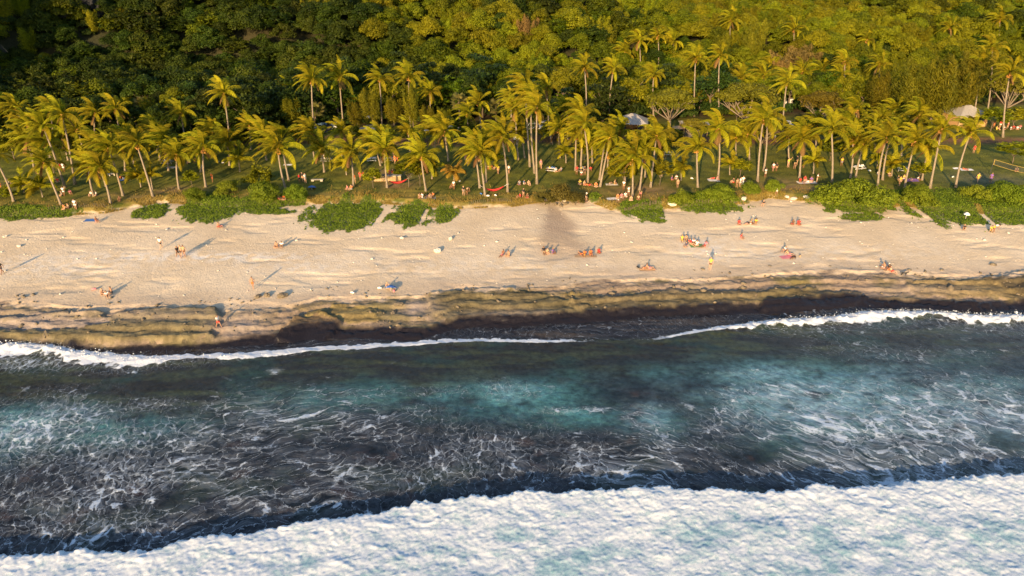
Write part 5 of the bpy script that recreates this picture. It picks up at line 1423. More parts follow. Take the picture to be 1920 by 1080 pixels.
P = [
 (3,357,'stand','orange','orange','at the left edge of the lawn'),(19,352,'stand','white','black','near the left edge, right of the orange one'),(74,333,'stand','orange','tan','behind the young palms at left'),
 (115,322,'stand','red','red','at the back of the left lawn'),(121,322,'stand','white','white','beside the red-clad one at left back'),(109,341,'cross','red','red','on the lawn by a leaning left palm'),
 (121,367,'stand','white','white','on the lawn near the far left palms'),(132,364,'sit','pink','tan','right of the white-clad standing person at left'),(117,367,'cross','grey','black','at the feet of the white-clad person, left'),
 (172,367,'sit','white','black','at the foot of the sixth left palm'),(181,366,'cross','white','grey','right of the palm foot at left'),
 (122,393,'cross','orange','yellow','on the bank edge at left'),(129,392,'sit','tan','brown','second on the left bank edge'),(143,393,'stand','white','white','on the left bank above the vines'),
 (225,376,'sit','brown','brown','on bare earth left of a leaning palm'),(235,336,'lie','blue','white','on a blue towel under left palms'),(226,334,'lie','orange','orange','left of the blue towel'),
 (356,306,'sit','white','grey','in the shaded picnic group, left lawn'),(366,304,'cross','red','black','middle of the shaded picnic group'),(375,302,'sit','black','brown','right of the shaded picnic group'),(378,316,'cross','white','white','on the lawn behind the upright palm'),
 (399,341,'stand','orange','orange','alone on the grass, left part of the lawn'),(181,416,'sit',None,'pink','beside the blue float on the sand'),(410,426,'cross',None,'red','alone on the sand below the vines'),(414,425,'lie',None,'pink','beside the lone sitter on the sand'),
 (303,466,'walk','white','black','alone on the left sand'),(335,483,'walk','black','black','leftmost of three on the sand'),(341,481,'stand',None,'brown','middle of three on the left sand'),(347,481,'stand','tan','brown','right of three on the left sand'),
 (5,513,'walk','black','black','at the left edge of the sand'),(192,552,'cross',None,'brown','left of the trio near the rock shelf'),(201,557,'sit','white','black','middle of the trio near the rock shelf'),(210,549,'cross',None,'black','right of the trio near the rock shelf'),
 (475,541,'walk',None,'orange','alone on the sand above the rocks'),(411,614,'walk','white','red','climbing the end of the olive rock shelf'),
 (519,463,'cross',None,'brown','left of the pair on the sand'),(529,463,'sit','white','black','right of the pair on the sand'),
 (562,343,'stand','red','black','left of three beside the small shrub'),(568,341,'stand','black','tan','middle of three beside the small shrub'),(573,344,'stand','white','white','right of three beside the small shrub'),
 (523,374,'sit','brown','red','between the two bright shrubs'),(532,374,'cross','red','black','left of the smaller bright shrub'),(652,355,'cross','pink','tan','at the foot of the palm left of the counter'),(659,355,'sit','orange','white','by the palm foot left of the counter'),
 (665,343,'stand','orange','tan','leaning on the palm left of the counter'),(676,338,'stand','red','red','left of the timber counter'),(681,339,'stand','orange','tan','second person left of the timber counter'),
 (730,335,'stand','red','red','at the right end of the counter'),(737,336,'stand','red','white','right of the timber counter'),(746,330,'stand','orange','tan','behind the two-stemmed bushy tree'),
 (741,307,'stand','orange','orange','left of the orange pair at the picnic tables'),(747,308,'stand','orange','red','right of the orange pair at the picnic tables'),(739,297,'stand','black','black','behind the orange-clad pair'),
 (786,371,'cross','tan','tan','leftmost of the group under the lone palm'),(792,371,'sit','white','white','second of the group under the lone palm'),(801,369,'lie','black','navy','in the group under the lone palm'),(812,369,'sit','orange','brown','right end of the group under the lone palm'),(806,371,'cross','tan','white','near the right of the group under the lone palm'),
 (851,355,'stand','white','tan','in front of the yellow palm'),(848,352,'sit','brown','brown','at the foot of the yellow palm'),(869,366,'stand','black','grey','carrying things right of the yellow palm'),(875,365,'bend','tan','black','beside the dark-clad one near the middle'),
 (874,306,'stand','pink','white','under the middle palms'),(878,305,'sit','pink','grey','beside the pink-topped standing one'),(899,306,'stand','orange','red','behind the three middle palms'),
 (916,317,'sit','tan','orange','left of the circle among middle palms'),(921,316,'cross','orange','red','in the circle among middle palms'),(929,317,'sit','black','black','right of the circle among middle palms'),(934,326,'stand','yellow','tan','in front of the circle among palms'),
 (954,325,'stand','white','black','between the middle palms'),(975,371,'sit','red','brown','left of the group above the gap'),(981,370,'stand','black','tan','middle of the group above the gap'),(989,371,'cross','brown','red','right of the group above the gap'),
 (974,346,'cross','grey','blue','left of the three below the tall palm'),(982,345,'cross','blue','white','middle of the three below the tall palm'),(991,347,'sit','tan','tan','right of the three below the tall palm'),(1014,316,'stand','pink','tan','left of the white picnic table'),
 (1026,321,'sit','yellow','grey','at the white picnic table'),(1042,322,'cross','white','black','right of the white picnic table'),(1052,322,'sit','grey','navy','far right of the white picnic table'),
 (1081,328,'stand','red','brown','left of the group at the palm trunks'),(1090,328,'sit','white','red','middle of the group at the palm trunks'),(1096,328,'stand','black','black','right of the group at the palm trunks'),(1107,320,'sit','red','black','behind the trunks, middle lawn'),
 (1087,346,'cross','yellow','tan','left of the sunlit row by the palms'),(1095,347,'cross','tan','red','second of the sunlit row by the palms'),(1104,348,'lie','orange','red','third of the sunlit row by the palms'),(1117,350,'cross','orange','tan','right of the sunlit row by the palms'),
 (1084,381,'stand','white','tan','left of the pair on the rocks'),(1099,380,'stand','black','black','in pale hat on the bank by the rocks'),
 (1144,345,'lie','tan','white','left of the leafy tree trunk'),(1152,345,'cross','tan','yellow','near the leafy tree trunk'),(1158,372,'cross','orange','tan','leftmost of the mound group'),(1165,371,'sit','pink','white','second of the mound group'),(1169,356,'stand','white','tan','under the dark bushy tree'),
 (1172,369,'cross','white','white','centre of the mound group'),(1178,367,'stand','white','white','standing in the mound group'),(1183,376,'cross','tan','tan','front of the mound group'),(1201,371,'bend','tan','pink','right of the palm on the mound'),(1197,374,'cross','tan','brown','beside the palm on the bare mound'),(1160,376,'lie','tan','white','at the front left of the mound'),
 (1259,338,'cross','purple','pink','left of the two behind the sapling palm'),(1268,336,'sit','white','white','right of the two behind the sapling palm'),(1270,352,'stand','tan','tan','in front of the short palm right of centre'),
 (1335,335,'lie','red','red','on a white sheet by a palm'),(1344,337,'cross','pink','grey','on the white sheet by a palm'),(1381,351,'stand','tan','brown','left of the white-clad trio'),(1387,350,'stand','white','white','middle of the white-clad trio'),(1392,348,'carry','white','white','right of the white-clad trio'),
 (1375,343,'sit','black','red','behind the white-clad trio'),(1404,343,'lie','tan','white','right of the white-clad trio'),(1434,333,'stand','white','white','right of the two close palms'),(1431,385,'sit','black','grey','on the sand below the bank shrubs'),
 (1385,420,'cross','red','pink','left of the row on the right sand'),(1400,420,'lie','black','pink','second in the row on the right sand'),(1407,420,'cross','tan','white','third in the row on the right sand'),(1417,419,'sit','yellow','tan','right end of the row on the sand'),
 (1389,447,'cross','red','pink','alone below the row on the sand'),(1279,451,'lean','yellow','yellow','upper left of the big sand group'),(1286,451,'sit','tan','brown','second of the big sand group'),(1287,463,'cross','navy','grey','lowest of the big sand group'),
 (1296,459,'lean','red','tan','middle of the big sand group'),(1307,460,'cross','white','white','right of centre in the sand group'),(1321,462,'lean','pink','red','right end of the sand group'),(1300,457,'sit','white','black','behind the middle of the sand group'),
 (1020,474,'lean','black','tan','left of the pair on the dark sand'),(1026,475,'cross','tan','tan','middle of the pair on dark sand'),(1036,475,'cross','purple','purple','right of the pair on dark sand'),
 (1089,477,'lie',None,'orange','leftmost of the orange row'),(1096,479,'sit','orange','yellow','second of the orange row on the sand'),(1107,478,'sit','orange','orange','third of the orange row on the sand'),(1122,474,'cross','red','red','right of the orange row, apart'),
 (942,479,'lean',None,'pink','left of the pair below the white boulder'),(954,480,'cross',None,'tan','right of the pair below the white boulder'),(726,540,'sit',None,'white','beside the blue beach umbrella'),
 (1208,503,'lie',None,'orange','left of the pair near the shelf'),(1217,504,'lean',None,'pink','right of the pair near the shelf'),(1331,505,'stand','yellow','brown','alone on the lower sand'),
 (1472,472,'sit','white','navy','top of the striped towel group'),(1479,478,'lean','tan','pink','middle of the striped towel group'),(1487,484,'lie','black','black','right of the striped towel'),
 (1657,503,'cross',None,'white','left of three near the dog'),(1666,506,'sit','black','orange','middle of three near the dog'),(1672,509,'lean',None,'red','right of three near the dog'),
 (1487,421,'cross','brown','red','left of the red pair'),(1497,421,'cross','red','red','right of the red pair'),
 (1449,321,'stand','white','pink','left of the pair on the right lawn'),(1455,321,'stand','black','tan','right of the pair on the right lawn'),(1452,266,'walk','white','tan','walking on the red track'),(1466,267,'stand','yellow','tan','at the foot of a slim palm'),
 (1477,314,'wave','yellow','tan','playing on the grass'),(1493,308,'stand','black','tan','behind the player on the grass'),(1489,317,'bend','tan','brown','stooping beside the player'),(1506,315,'wave','yellow','yellow','right of the players behind a trunk'),
 (1500,341,'cross','red','brown','left of the picnic at the palm foot'),(1507,346,'stand','red','tan','standing in the palm foot picnic'),(1514,341,'lean','pink','white','middle of the palm foot picnic'),(1521,340,'cross','purple','pink','right of the palm foot picnic'),(1531,342,'carry','white','tan','at the right end of the picnic'),
 (1537,359,'sit','red','pink','alone on the bare earth by the bank'),(1455,366,'stand','white','white','between shrubs at the right gap'),(1577,311,'stand','yellow','grey','behind the tall right palms'),(1645,328,'cross','white','blue','between the leaning right palms'),(1666,331,'sit','tan','grey','right of the two crossing palms'),
 (1682,338,'cross','tan','yellow','left of the shaded picnic, right lawn'),(1686,348,'stand','yellow','tan','standing below the shaded picnic'),(1694,336,'sit','yellow','white','in the shaded picnic, right lawn'),(1720,338,'cross','white','blue','right end of the shaded picnic'),(1708,337,'lie','purple','blue','in the shaded picnic on a mat'),
 (1810,318,'lie','orange','pink','on the white towel behind a palm'),(1825,287,'stand','red','red','far back on the right lawn'),(1832,341,'walk','yellow','yellow','on the sandy ball court'),(1856,342,'stand','purple','purple','on the ball court near the net'),(1905,322,'cross','tan','orange','behind the volleyball net'),(1759,264,'stand','orange','orange','far back between right palms'),
 (1807,430,'sit','black','brown','in the vines at right'),(1862,435,'bend','white','yellow','below the vines at far right'),(1858,433,'sit','yellow','yellow','beside the bending one at right'),
 (589,258,'stand','yellow','white','near the parked cars'),(607,298,'stand','grey','white','behind the grey picnic heap'),(1862,240,'stand','orange','orange','left of the far right crowd'),(1868,243,'sit','yellow','yellow','second of the far right crowd'),(1874,240,'stand','red','white','third of the far right crowd'),
 (1881,243,'cross','white','red','fourth of the far right crowd'),(1888,241,'stand','pink','red','fifth of the far right crowd'),(1894,244,'cross','white','white','sixth of the far right crowd'),(1900,242,'sit','red','pink','seventh of the far right crowd'),(1907,243,'cross','white','pink','eighth of the far right crowd'),(1912,241,'sit','pink','white','right end of the crowd'),
]
for p in P:
    kw = {}
    if 'hat' in p[5]: kw['hat'] = 'white'
    person(*p, **kw)

# ------------------------------------------------------------------ towels, mats, bags, beach umbrellas
def slab_cloth(px, py, w, d, colname, label, rz=0.0, name='towel', cat='towel'):
    X0, Y0, Z0 = ground(px, py)
    X, Y, F = grid(np.linspace(-w / 2, w / 2, 9), np.linspace(-d / 2, d / 2, 7))
    c, s = math.cos(rz), math.sin(rz)
    GX = X * c - Y * s + X0; GY = X * s + Y * c + Y0
    Z = height(GX, GY) + 0.035 + 0.02 * fbm(GX * 2, GY * 2, 2, 201)
    V = np.stack([GX - X0, GY - Y0, Z - Z0], -1).reshape(-1, 3)
    n = len(V); V2 = V.copy(); V2[:, 2] -= 0.02
    o = link(name, new_mesh(name, np.concatenate([V, V2]), np.concatenate([F, F[:, ::-1] + n]), FAB[colname], True), None, (X0, Y0, Z0))
    return tag(o, label, cat)
for a in [(171,413,2.0,1.0,'blue','blue towel on the sand below the left bank',.1),(235,337,1.9,.9,'blue','blue towel under the left palms',.2),(1474,482,1.8,1.0,'pink','pink and white towel in the right sand group',.3),(1338,338,2.2,1.3,'white','white sheet at the foot of a palm right of centre',0),
          (1513,342,3.4,1.3,'white','long white sheet under the picnic at the palm foot',0),(1708,338,2.6,1.2,'purple','purple mat in the shaded picnic on the right lawn',0),(1812,318,2.4,1.0,'white','white towel under the orange person on the right lawn',0),(1795,316,1.6,.8,'white','small white towel left of the orange person on the right lawn',.1),
          (1150,373,2.2,1.2,'white','white sheet at the left of the mound group',.1),(1213,505,2.2,.9,'tan','pale towel under the pair near the shelf',0),(1098,480,3.2,.9,'tan','long tan mat under the orange row',0),(803,371,2.6,1.2,'grey','grey blanket under the group by the lone palm',0),(1147,346,2.2,.9,'white','white towel left of the leafy trunk',0),
          (325,314,2.6,1.1,'grey','pale grey mat in the shade, left lawn',.1),(540,309,1.8,.8,'white','white sheet under the palms behind the dull shrub',0),(1306,461,2.0,1.0,'green','greenish towel in the big sand group',.1)]:
    slab_cloth(a[0], a[1], a[2], a[3], a[4], a[5], a[6])

def bag(px, py, colname, label, s=0.45):
    X0, Y0, Z0 = ground(px, py)
    r = thing('bag', label, 'bag', (X0, Y0, float(height(X0, Y0))), rnd.random() * 3, None, s)
    b = MB(); b.tube([(-.5, 0, .25), (-.45, 0, .42), (0, 0, .5), (.45, 0, .42), (.5, 0, .25)], [.2, .27, .32, .27, .2], 8); b.build('bag_body', FAB[colname], r, smooth=True)
    h = MB(); h.tube([(-.25, 0, .72), (-.18, 0, 1.0), (.18, 0, 1.0), (.25, 0, .72)], .03, 5, False); h.build('handle', FAB['black'], r, smooth=True)
for a in [(177,544,'pink','pale bag left of the trio near the shelf'),(661,551,'white','white bag alone on the sand with a long shadow'),(712,542,'white','white bag left of the blue umbrella'),(739,547,'pink','small pale bag right of the blue umbrella'),(1196,503,'black','black bag left of the pair near the shelf'),
          (862,342,'white','white bag hanging low beside the yellow palm'),(1297,336,'white','white bag alone on the lawn right of centre'),(915,369,'white','white bag left under the right red hammock'),(929,368,'white','white bag right under the right red hammock'),(1630,322,'white','white bag on the right lawn near crossing palms'),
          (1786,334,'white','white ball-like bag beside the far leaning palm'),(410,305,'white','pale bag left of its twin on the shaded left lawn'),(418,307,'white','pale bag right of its twin on the shaded left lawn'),(902,364,'blue','blue bag at the foot of the middle palms'),(1500,482,'tan','small tan bag right of the black-clad lying person')]:
    bag(*a)

def beach_umbrella(px, py, colname, label, h=1.7, R=1.15, tilt=0.0):
    X0, Y0, Z0 = ground(px, py)
    r = thing('beach_umbrella', label, 'umbrella', (X0, Y0, float(height(X0, Y0))), 0)
    MB().tube([(0, 0, -.2), (0, 0, h)], .022, 6).build('pole', FAB['white'], r)
    V = [(0, 0, h + .02)]; F = []
    n = 16
    for ring, (q, z) in enumerate(((.4, -.07), (.75, -.2), (1.0, -.38))):
        for i in range(n):
            a = 2 * math.pi * i / n; sc = 1 - (0.05 if i % 2 else 0)
            V.append((math.cos(a) * R * q * sc, math.sin(a) * R * q * sc, h + z))
    for i in range(n):
        F.append((0, 1 + i, 1 + (i + 1) % n))
        for k in range(2): F.append((1 + k * n + i, 1 + (k + 1) * n + i, 1 + (k + 1) * n + (i + 1) % n, 1 + k * n + (i + 1) % n))
    c = link('canopy', new_mesh('canopy', V, F, FAB[colname]), r)
    for i in range(8):
        a = 2 * math.pi * i / 8
        MB().tube([(0, 0, h), (math.cos(a) * R * .75, math.sin(a) * R * .75, h - .215), (math.cos(a) * R, math.sin(a) * R, h - .39)], .012, 4).build('rib', FAB['grey'], r)
    r.rotation_euler = (tilt, 0, 0)
beach_umbrella(733, 545, 'blue', 'blue beach umbrella low on the sand in the middle', 0.75, 0.85, -0.5)
beach_umbrella(585, 356, 'blue', 'blue umbrella tilted beside the small bright shrub', 0.8, 0.8, -0.4)
beach_umbrella(1810, 411, 'white', 'small white umbrella over the vines at right', 1.2, 0.5)
beach_umbrella(1270, 255, 'tan', 'left cream parasol by the grey kiosk roof', 2.3, 1.4)
beach_umbrella(1286, 252, 'tan', 'right cream parasol by the grey kiosk roof', 2.4, 1.4)
beach_umbrella(696, 232, 'white', 'pale parasol glimpsed among the feathery trees', 2.0, 1.2)

# hammocks
for (px, py, w, lb) in [(747, 350, 3.4, 'red hammock slung right of the timber counter'), (927, 364, 3.4, 'red hammock slung between the middle palms')]:
    X0, Y0, Z0 = ground(px, py)
    r = thing('hammock', lb, 'hammock', (X0, Y0, Z0), 0.05)
    X, Yg, F = grid(np.linspace(-w / 2, w / 2, 17), np.linspace(-1, 1, 7))
    q = (X / (w / 2)); wid = 0.05 + 0.42 * np.sqrt(np.clip(1 - q * q, 0, 1))
    Z = 1.3 - 0.75 * (1 - q * q) + 0.22 * Yg * Yg * (1 - q * q) + q * 0.15
    V = np.stack([X, Yg * wid, Z], -1).reshape(-1, 3)
    link('hammock_cloth', new_mesh('hammock_cloth', V, F, FAB['red'], True), r)
    for s in (-1, 1): MB().tube([(s * w / 2, 0, 1.3 + s * .15), (s * (w / 2 + .8), 0, 1.75 + s * .1)], .02, 5).build('rope', FAB['white'], r)

# ------------------------------------------------------------------ tables, counter, fences, net, sign
M_WOOD = plain('weathered_timber', (0.36, 0.25, 0.13), 0.8, 0.2)
M_CONC = plain('pale_concrete', (0.42, 0.38, 0.31), 0.85, 0.1)
M_WHITE = plain('white_paint', (0.75, 0.74, 0.72), 0.5, 0.04)
M_DKM = plain('dark_metal', (0.05, 0.05, 0.055), 0.5, 0.1)
M_YEL = plain('yellow_webbing', (0.42, 0.30, 0.07), 0.7, 0.05)
def picnic_table(px, py, label, mat, stuffed=True):
    X0, Y0, Z0 = ground(px, py)
    r = thing('picnic_table', label, 'table', (X0, Y0, Z0), rnd.uniform(-.4, .4), 'picnic tables on the lawn')
    for k in range(4): MB().box((0, -.33 + k * .22, .75), (1.9, .20, .045)).build('table_plank', mat, r)
    for s in (-1, 1):
        MB().box((0, s * .72, .45), (1.9, .28, .045)).build('bench', mat, r)
        MB().box((s * .7, 0, .37), (.07, .12, .72)).add([], []).box((s * .7, 0, .42), (.06, 1.5, .06)).build('leg', mat, r)
    return (X0, Y0, Z0)
for a in [(1034, 322, 'picnic table with white dishes left of the middle trunks'), (1692, 322, 'picnic table piled with white things on the right lawn'), (612, 304, 'picnic table under a grey heap behind the left-middle lawn'), (697, 303, 'pale green picnic table behind the timber counter'), (729, 303, 'grey picnic table right of the pale green one'),
          (1252, 292, 'lone picnic table in the shade right of centre'), (1610, 318, 'pale picnic table beside the leaning right palms'), (315, 308, 'picnic table at the back of the left lawn'), (1088, 322, 'picnic table beside the group of trunks')]:
    t = picnic_table(a[0], a[1], a[2], M_WHITE if 'white' in a[2] or 'pale' in a[2] else M_CONC)
    for k in range(4):
        o = MB(); o.tube([(0, 0, 0), (0, 0, .05), (0, 0, .2)], [.12, .14, .1], 8); o.ball((0, 0, .2), (.1, .1, .06), 8, 4)
        tag(o.build('food_box', FAB[rnd.choice(('white', 'white', 'grey', 'yellow', 'blue'))], None, (t[0] + rnd.uniform(-.7, .7), t[1] + rnd.uniform(-.25, .25), t[2] + .775), smooth=True), 'small round food container on a picnic table top', 'container', 'food containers on picnic tables')
X0, Y0, Z0 = ground(727, 339)
r = thing('barbecue_counter', 'long timber barbecue counter in front of palms, middle left of the lawn', 'counter', (X0, Y0, Z0), .03)
for k in range(10): MB().box((-2.25 + k * .5, 0, .48), (.47, .6, .96)).build('panel', M_WOOD, r)
MB().box((0, 0.02, 1.0), (5.1, .85, .08)).build('counter_top', M_CONC, r)
MB().box((-.9, 0, 1.12), (1.1, .6, .15)).build('grill', M_DKM, r)
for (px, py, w, lb) in [(595, 340, 2.2, 'beige concrete bench block right of the group of three'), (203, 330, 1.0, 'left beige block on the shaded left lawn'), (212, 329, 1.0, 'right beige block on the shaded left lawn'), (1610, 255, 2.0, 'grey block beside the red track')]:
    X0, Y0, Z0 = ground(px, py)
    r = thing('concrete_bench', lb, 'bench', (X0, Y0, Z0), .1)
    MB().box((0, 0, .36), (w, .55, .08)).build('seat', M_CONC, r)
    for s in (-1, 1): MB().box((s * w * .36, 0, .16), (w * .2, .5, .32)).build('leg', M_CONC, r)
# stake fences along the bank foot
def stakes(x0, y0, x1, y1, n, label):
    a = ground(x0, y0); b = ground(x1, y1)
    r = thing('stake_fence', label, 'fence', a)
    base = MB().tube([(0, 0, -.3), (.01, 0, .3), (0, .01, .62)], [.045, .04, .03], 6).mesh('stake', M_BARK)
    for i in range(n):
        t = i / (n - 1); x = a[0] + (b[0] - a[0]) * t + rnd.uniform(-.06, .06); y = a[1] + (b[1] - a[1]) * t + .4 * math.sin(t * 3.1)
        z = float(height(x, y))
        link('stake', base, r, (x - a[0], y - a[1], z - a[2]), (rnd.uniform(-.12, .12), rnd.uniform(-.12, .12), 0), rnd.uniform(.8, 1.25))
stakes(1170, 397, 1240, 382, 26, 'row of short wooden stakes along the bank foot right of the mound')
stakes(880, 384, 958, 380, 22, 'row of short stakes on the bank below the middle palms')
stakes(1648, 377, 1692, 378, 10, 'short pale stakes between the two wide shrubs')
stakes(92, 394, 218, 395, 30, 'row of low stakes on the far left bank')
stakes(1400, 383, 1300, 382, 18, 'short stakes behind the vines right of the pale boulder')
# volleyball net
a = ground(1857, 322); b = ground(1926, 342)
r = thing('volleyball_net', 'yellow-bordered volleyball net on the court at far right', 'net', a)
dv = Vector(b) - Vector(a); dv.z = 0
for t in (0.0, 1.0): MB().tube([(dv.x * t, dv.y * t, -.2), (dv.x * t, dv.y * t, 2.5)], .06, 6).build('post', M_DKM, r)
for z in (2.4, 1.45): MB().tube([(0, 0, z), (dv.x / 2, dv.y / 2, z - .12), (dv.x, dv.y, z)], .04, 6).build('border', M_YEL, r)
for t in (0.02, .98): MB().tube([(dv.x * t, dv.y * t, 1.45), (dv.x * t, dv.y * t, 2.4)], .05, 6).build('border', M_YEL, r)
ms = MB()
for i in range(41): ms.tube([(dv.x * i / 40, dv.y * i / 40, 1.4), (dv.x * i / 40, dv.y * i / 40, 2.36)], .012, 3, False)
for i in range(7): ms.tube([(0, 0, 1.5 + i * .13), (dv.x / 2, dv.y / 2, 1.38 + i * .13), (dv.x, dv.y, 1.5 + i * .13)], .012, 3, False)
ms.build('mesh_netting', M_DKM, r)['kind'] = 'stuff'
# sign board
X0, Y0, Z0 = ground(968, 276)
r = thing('sign_board', 'white notice board on two posts behind the middle palms', 'sign', (X0, Y0, Z0), 0)
MB().box((0, 0, 2.4), (1.2, .06, 1.5)).build('board', M_WHITE, r)
for s in (-1, 1): MB().tube([(s * .4, .06, -.1), (s * .4, .06, 2.9)], .05, 6).build('post', M_WOOD, r)
MB().box((0, -.033, 2.75), (.9, .006, .3)).build('panel', plain('grey_print', (.3, .3, .3)), r)

# ------------------------------------------------------------------ kiosks, houses, cars
M_ROOFG = plain('grey_roof_sheet', (0.33, 0.31, 0.29), 0.6, 0.1)
M_ROOFR = plain('red_roof_sheet', (0.33, 0.05, 0.035), 0.6, 0.12)
M_WALL = plain('ochre_wall', (0.45, 0.27, 0.12), 0.8, 0.1)
M_GLASS = plain('dark_glass', (0.02, 0.025, 0.03), 0.15, 0.02)
M_THATCH = plain('thatch', (0.22, 0.17, 0.11), 0.95, 0.3)
def pavilion(px, py, w, d, hw, hr, name, label, cat, roofm, wallm=None, hip=True, rz=0.0, ribs=9):
    X0, Y0, Z0 = ground(px, py)
    r = thing(name, label, cat, (X0, Y0, Z0), rz)
    e = .5; W, D = w / 2 + e, d / 2 + e
    rl = max(0.15, (w - d) / 2) if hip else W
    V = [(-W, -D, hw), (W, -D, hw), (W, D, hw), (-W, D, hw), (-rl, 0, hw + hr), (rl, 0, hw + hr), (-W, -D, hw - .12), (W, -D, hw - .12), (W, D, hw - .12), (-W, D, hw - .12)]
    F = [(0, 1, 5, 4), (1, 2, 5), (2, 3, 4, 5), (3, 0, 4), (0, 6, 7, 1), (1, 7, 8, 2), (2, 8, 9, 3), (3, 9, 6, 0), (9, 8, 7, 6)]
    rf = MB().add(V, F).build('roof', roofm, r)
    for i in range(ribs):           # standing seams on the seaward slope
        t = -1 + 2 * (i + .5) / ribs
        MB().tube([(t * W, -D, hw + .02), (t * rl, 0, hw + hr + .02)], .03, 4).build('seam', roofm, rf)
    if wallm:
        for (cx, cy, sx, sy) in ((0, d / 2, w, .15), (-w / 2, 0, .15, d), (w / 2, 0, .15, d)):
            MB().box((cx, cy, hw / 2 - .1), (sx, sy, hw - .05)).build('wall', wallm, r)
        MB().box((0, -d / 2, .45), (w - .3, .15, 1.1)).build('counter', wallm, r)
        for k in (-1, 1): MB().box((k * w * .32, -d / 2 + .02, hw * .68), (w * .22, .06, hw * .35)).build('window', M_GLASS, r)
    for sx in (-1, 1):
        for sy in (-1, 1): MB().box((sx * (w / 2 + .1), sy * (d / 2 + .1), hw / 2 - .12), (.16, .16, hw)).build('post', M_WOOD, r)
pavilion(1805, 233, 7.0, 5.5, 2.6, 1.9, 'beach_pavilion', 'grey hip-roofed pavilion with ochre walls at the far right', 'pavilion', M_ROOFG, M_WALL, rz=.15)
pavilion(1184, 250, 6.0, 5.0, 2.8, 1.7, 'kiosk', 'kiosk with grey hipped roof below the almond trees', 'kiosk', M_ROOFG, M_WALL, rz=-.2)
pavilion(1299, 252, 5.0, 4.0, 2.5, .6, 'kiosk', 'low kiosk with flat grey sheet roof beside two cream parasols', 'kiosk', M_ROOFG, M_DKM, False)
pavilion(1449, 250, 3.0, 2.6, 2.2, .9, 'beach_hut', 'small thatched hut with ochre timber walls beside the white car', 'hut', M_THATCH, M_WALL, True)
pavilion(1447, 184, 4.5, 4.5, 3.0, 1.3, 'house', 'small house with a red sheet roof in the wood', 'house', M_ROOFR, M_CONC, False, .1)
pavilion(1474, 188, 4.5, 4.5, 2.6, .8, 'house', 'grey-roofed outbuilding right of the red-roofed house', 'house', M_ROOFG, M_CONC, False, .1)

def car_parts():
    prof = [(-2.1, .35), (-2.12, .75), (-1.95, .92), (-1.15, 1.0), (-.75, 1.38), (-.2, 1.5), (.75, 1.5), (1.35, 1.32), (1.75, 1.0), (2.05, .9), (2.1, .4)]
    V = []; F = []
    n = len(prof)
    for s in (-1, 1):
        for (x, z) in prof: V.append((x, s * (.86 if z < 1.05 else .70), z))
    for i in range(n - 1): F.append((i, i + 1, n + i + 1, n + i))
    F.append((0, n, 2 * n - 1, n - 1)); F.append(tuple(range(n))[::-1]); F.append(tuple(range(n, 2 * n)))
    body = new_mesh('body', V, F, None)
    w = MB()
    for s in (-1, 1): w.add([(-1.05, s * .80, 1.03), (1.45, s * .80, 1.03), (1.15, s * .73, 1.38), (-.72, s * .73, 1.38)], [(0, 1, 2, 3)] if s < 0 else [(3, 2, 1, 0)])
    w.add([(-1.17, -.66, 1.02), (-1.17, .66, 1.02), (-.79, .6, 1.38), (-.79, -.6, 1.38)], [(0, 1, 2, 3)]); w.add([(1.73, -.62, 1.05), (1.73, .62, 1.05), (1.39, .6, 1.33), (1.39, -.6, 1.33)], [(3, 2, 1, 0)])
    wh = MB().tube([(0, -.1, 0), (0, .1, 0)], .33, 14); rim = MB().tube([(0, -.11, 0), (0, .11, 0)], .19, 8)
    lt = MB().ball((0, 0, 0), (.06, .14, .09), 8, 5)
    return body, w.mesh('windows', M_GLASS), wh.mesh('wheel', M_DKM), rim.mesh('rim', M_ROOFG), lt.mesh('headlight', M_WHITE, True)
CAR = car_parts(); CAR[0].materials.append(None)
PAINT = {'white': plain('white_car_paint', (.72, .73, .74), .3, .02), 'silver': plain('silver_car_paint', (.35, .38, .42), .3, .02), 'blue': plain('pale_blue_car_paint', (.20, .32, .45), .3, .02), 'dark': plain('dark_car_paint', (.03, .035, .05), .3, .02)}
def car(px, py, col, label, rz, sc=1.0):
    X0, Y0, Z0 = ground(px, py)
    r = thing('parked_car', label, 'car', (X0, Y0, Z0), rz, 'cars parked under the trees', sc)
    part('body', CAR[0], PAINT[col], r); link('windows', CAR[1], r, (0, 0, .004))
    for x in (-1.3, 1.3):
        for s in (-1, 1):
            wv = link('wheel', CAR[2], r, (x, s * .80, .33)); link('rim', CAR[3], wv)
    for s in (-1, 1): link('headlight', CAR[4], r, (-2.08, s * .6, .7))
for a in [(603,243,'blue','pale blue car in the shade below the tall slim palm',1.2),(633,241,'white','white van-like car left of the golden feathery clump',1.4,1.15),(612,247,'dark','dark car between the pale blue and white cars',1.3),(692,248,'silver','silver car seen side-on below the feathery clump',.1),
          (812,248,'white','white car glimpsed below the short feathery tree',1.0),(846,249,'silver','silver car right of the feathery clump',.4),(999,242,'silver','silver car at the left of the middle pair',1.2),(1019,241,'white','white car behind the middle palm trunks',1.5,1.15),(1037,242,'white','white car with pale roof right of the trunks',.2),
          (1470,240,'white','white car beside the thatched hut',.9,1.1),(1480,246,'blue','pale blue car right of the white car by the hut',.5),(1481,196,'white','white car in front of the grey-roofed outbuilding',.1)]:
    car(*a)

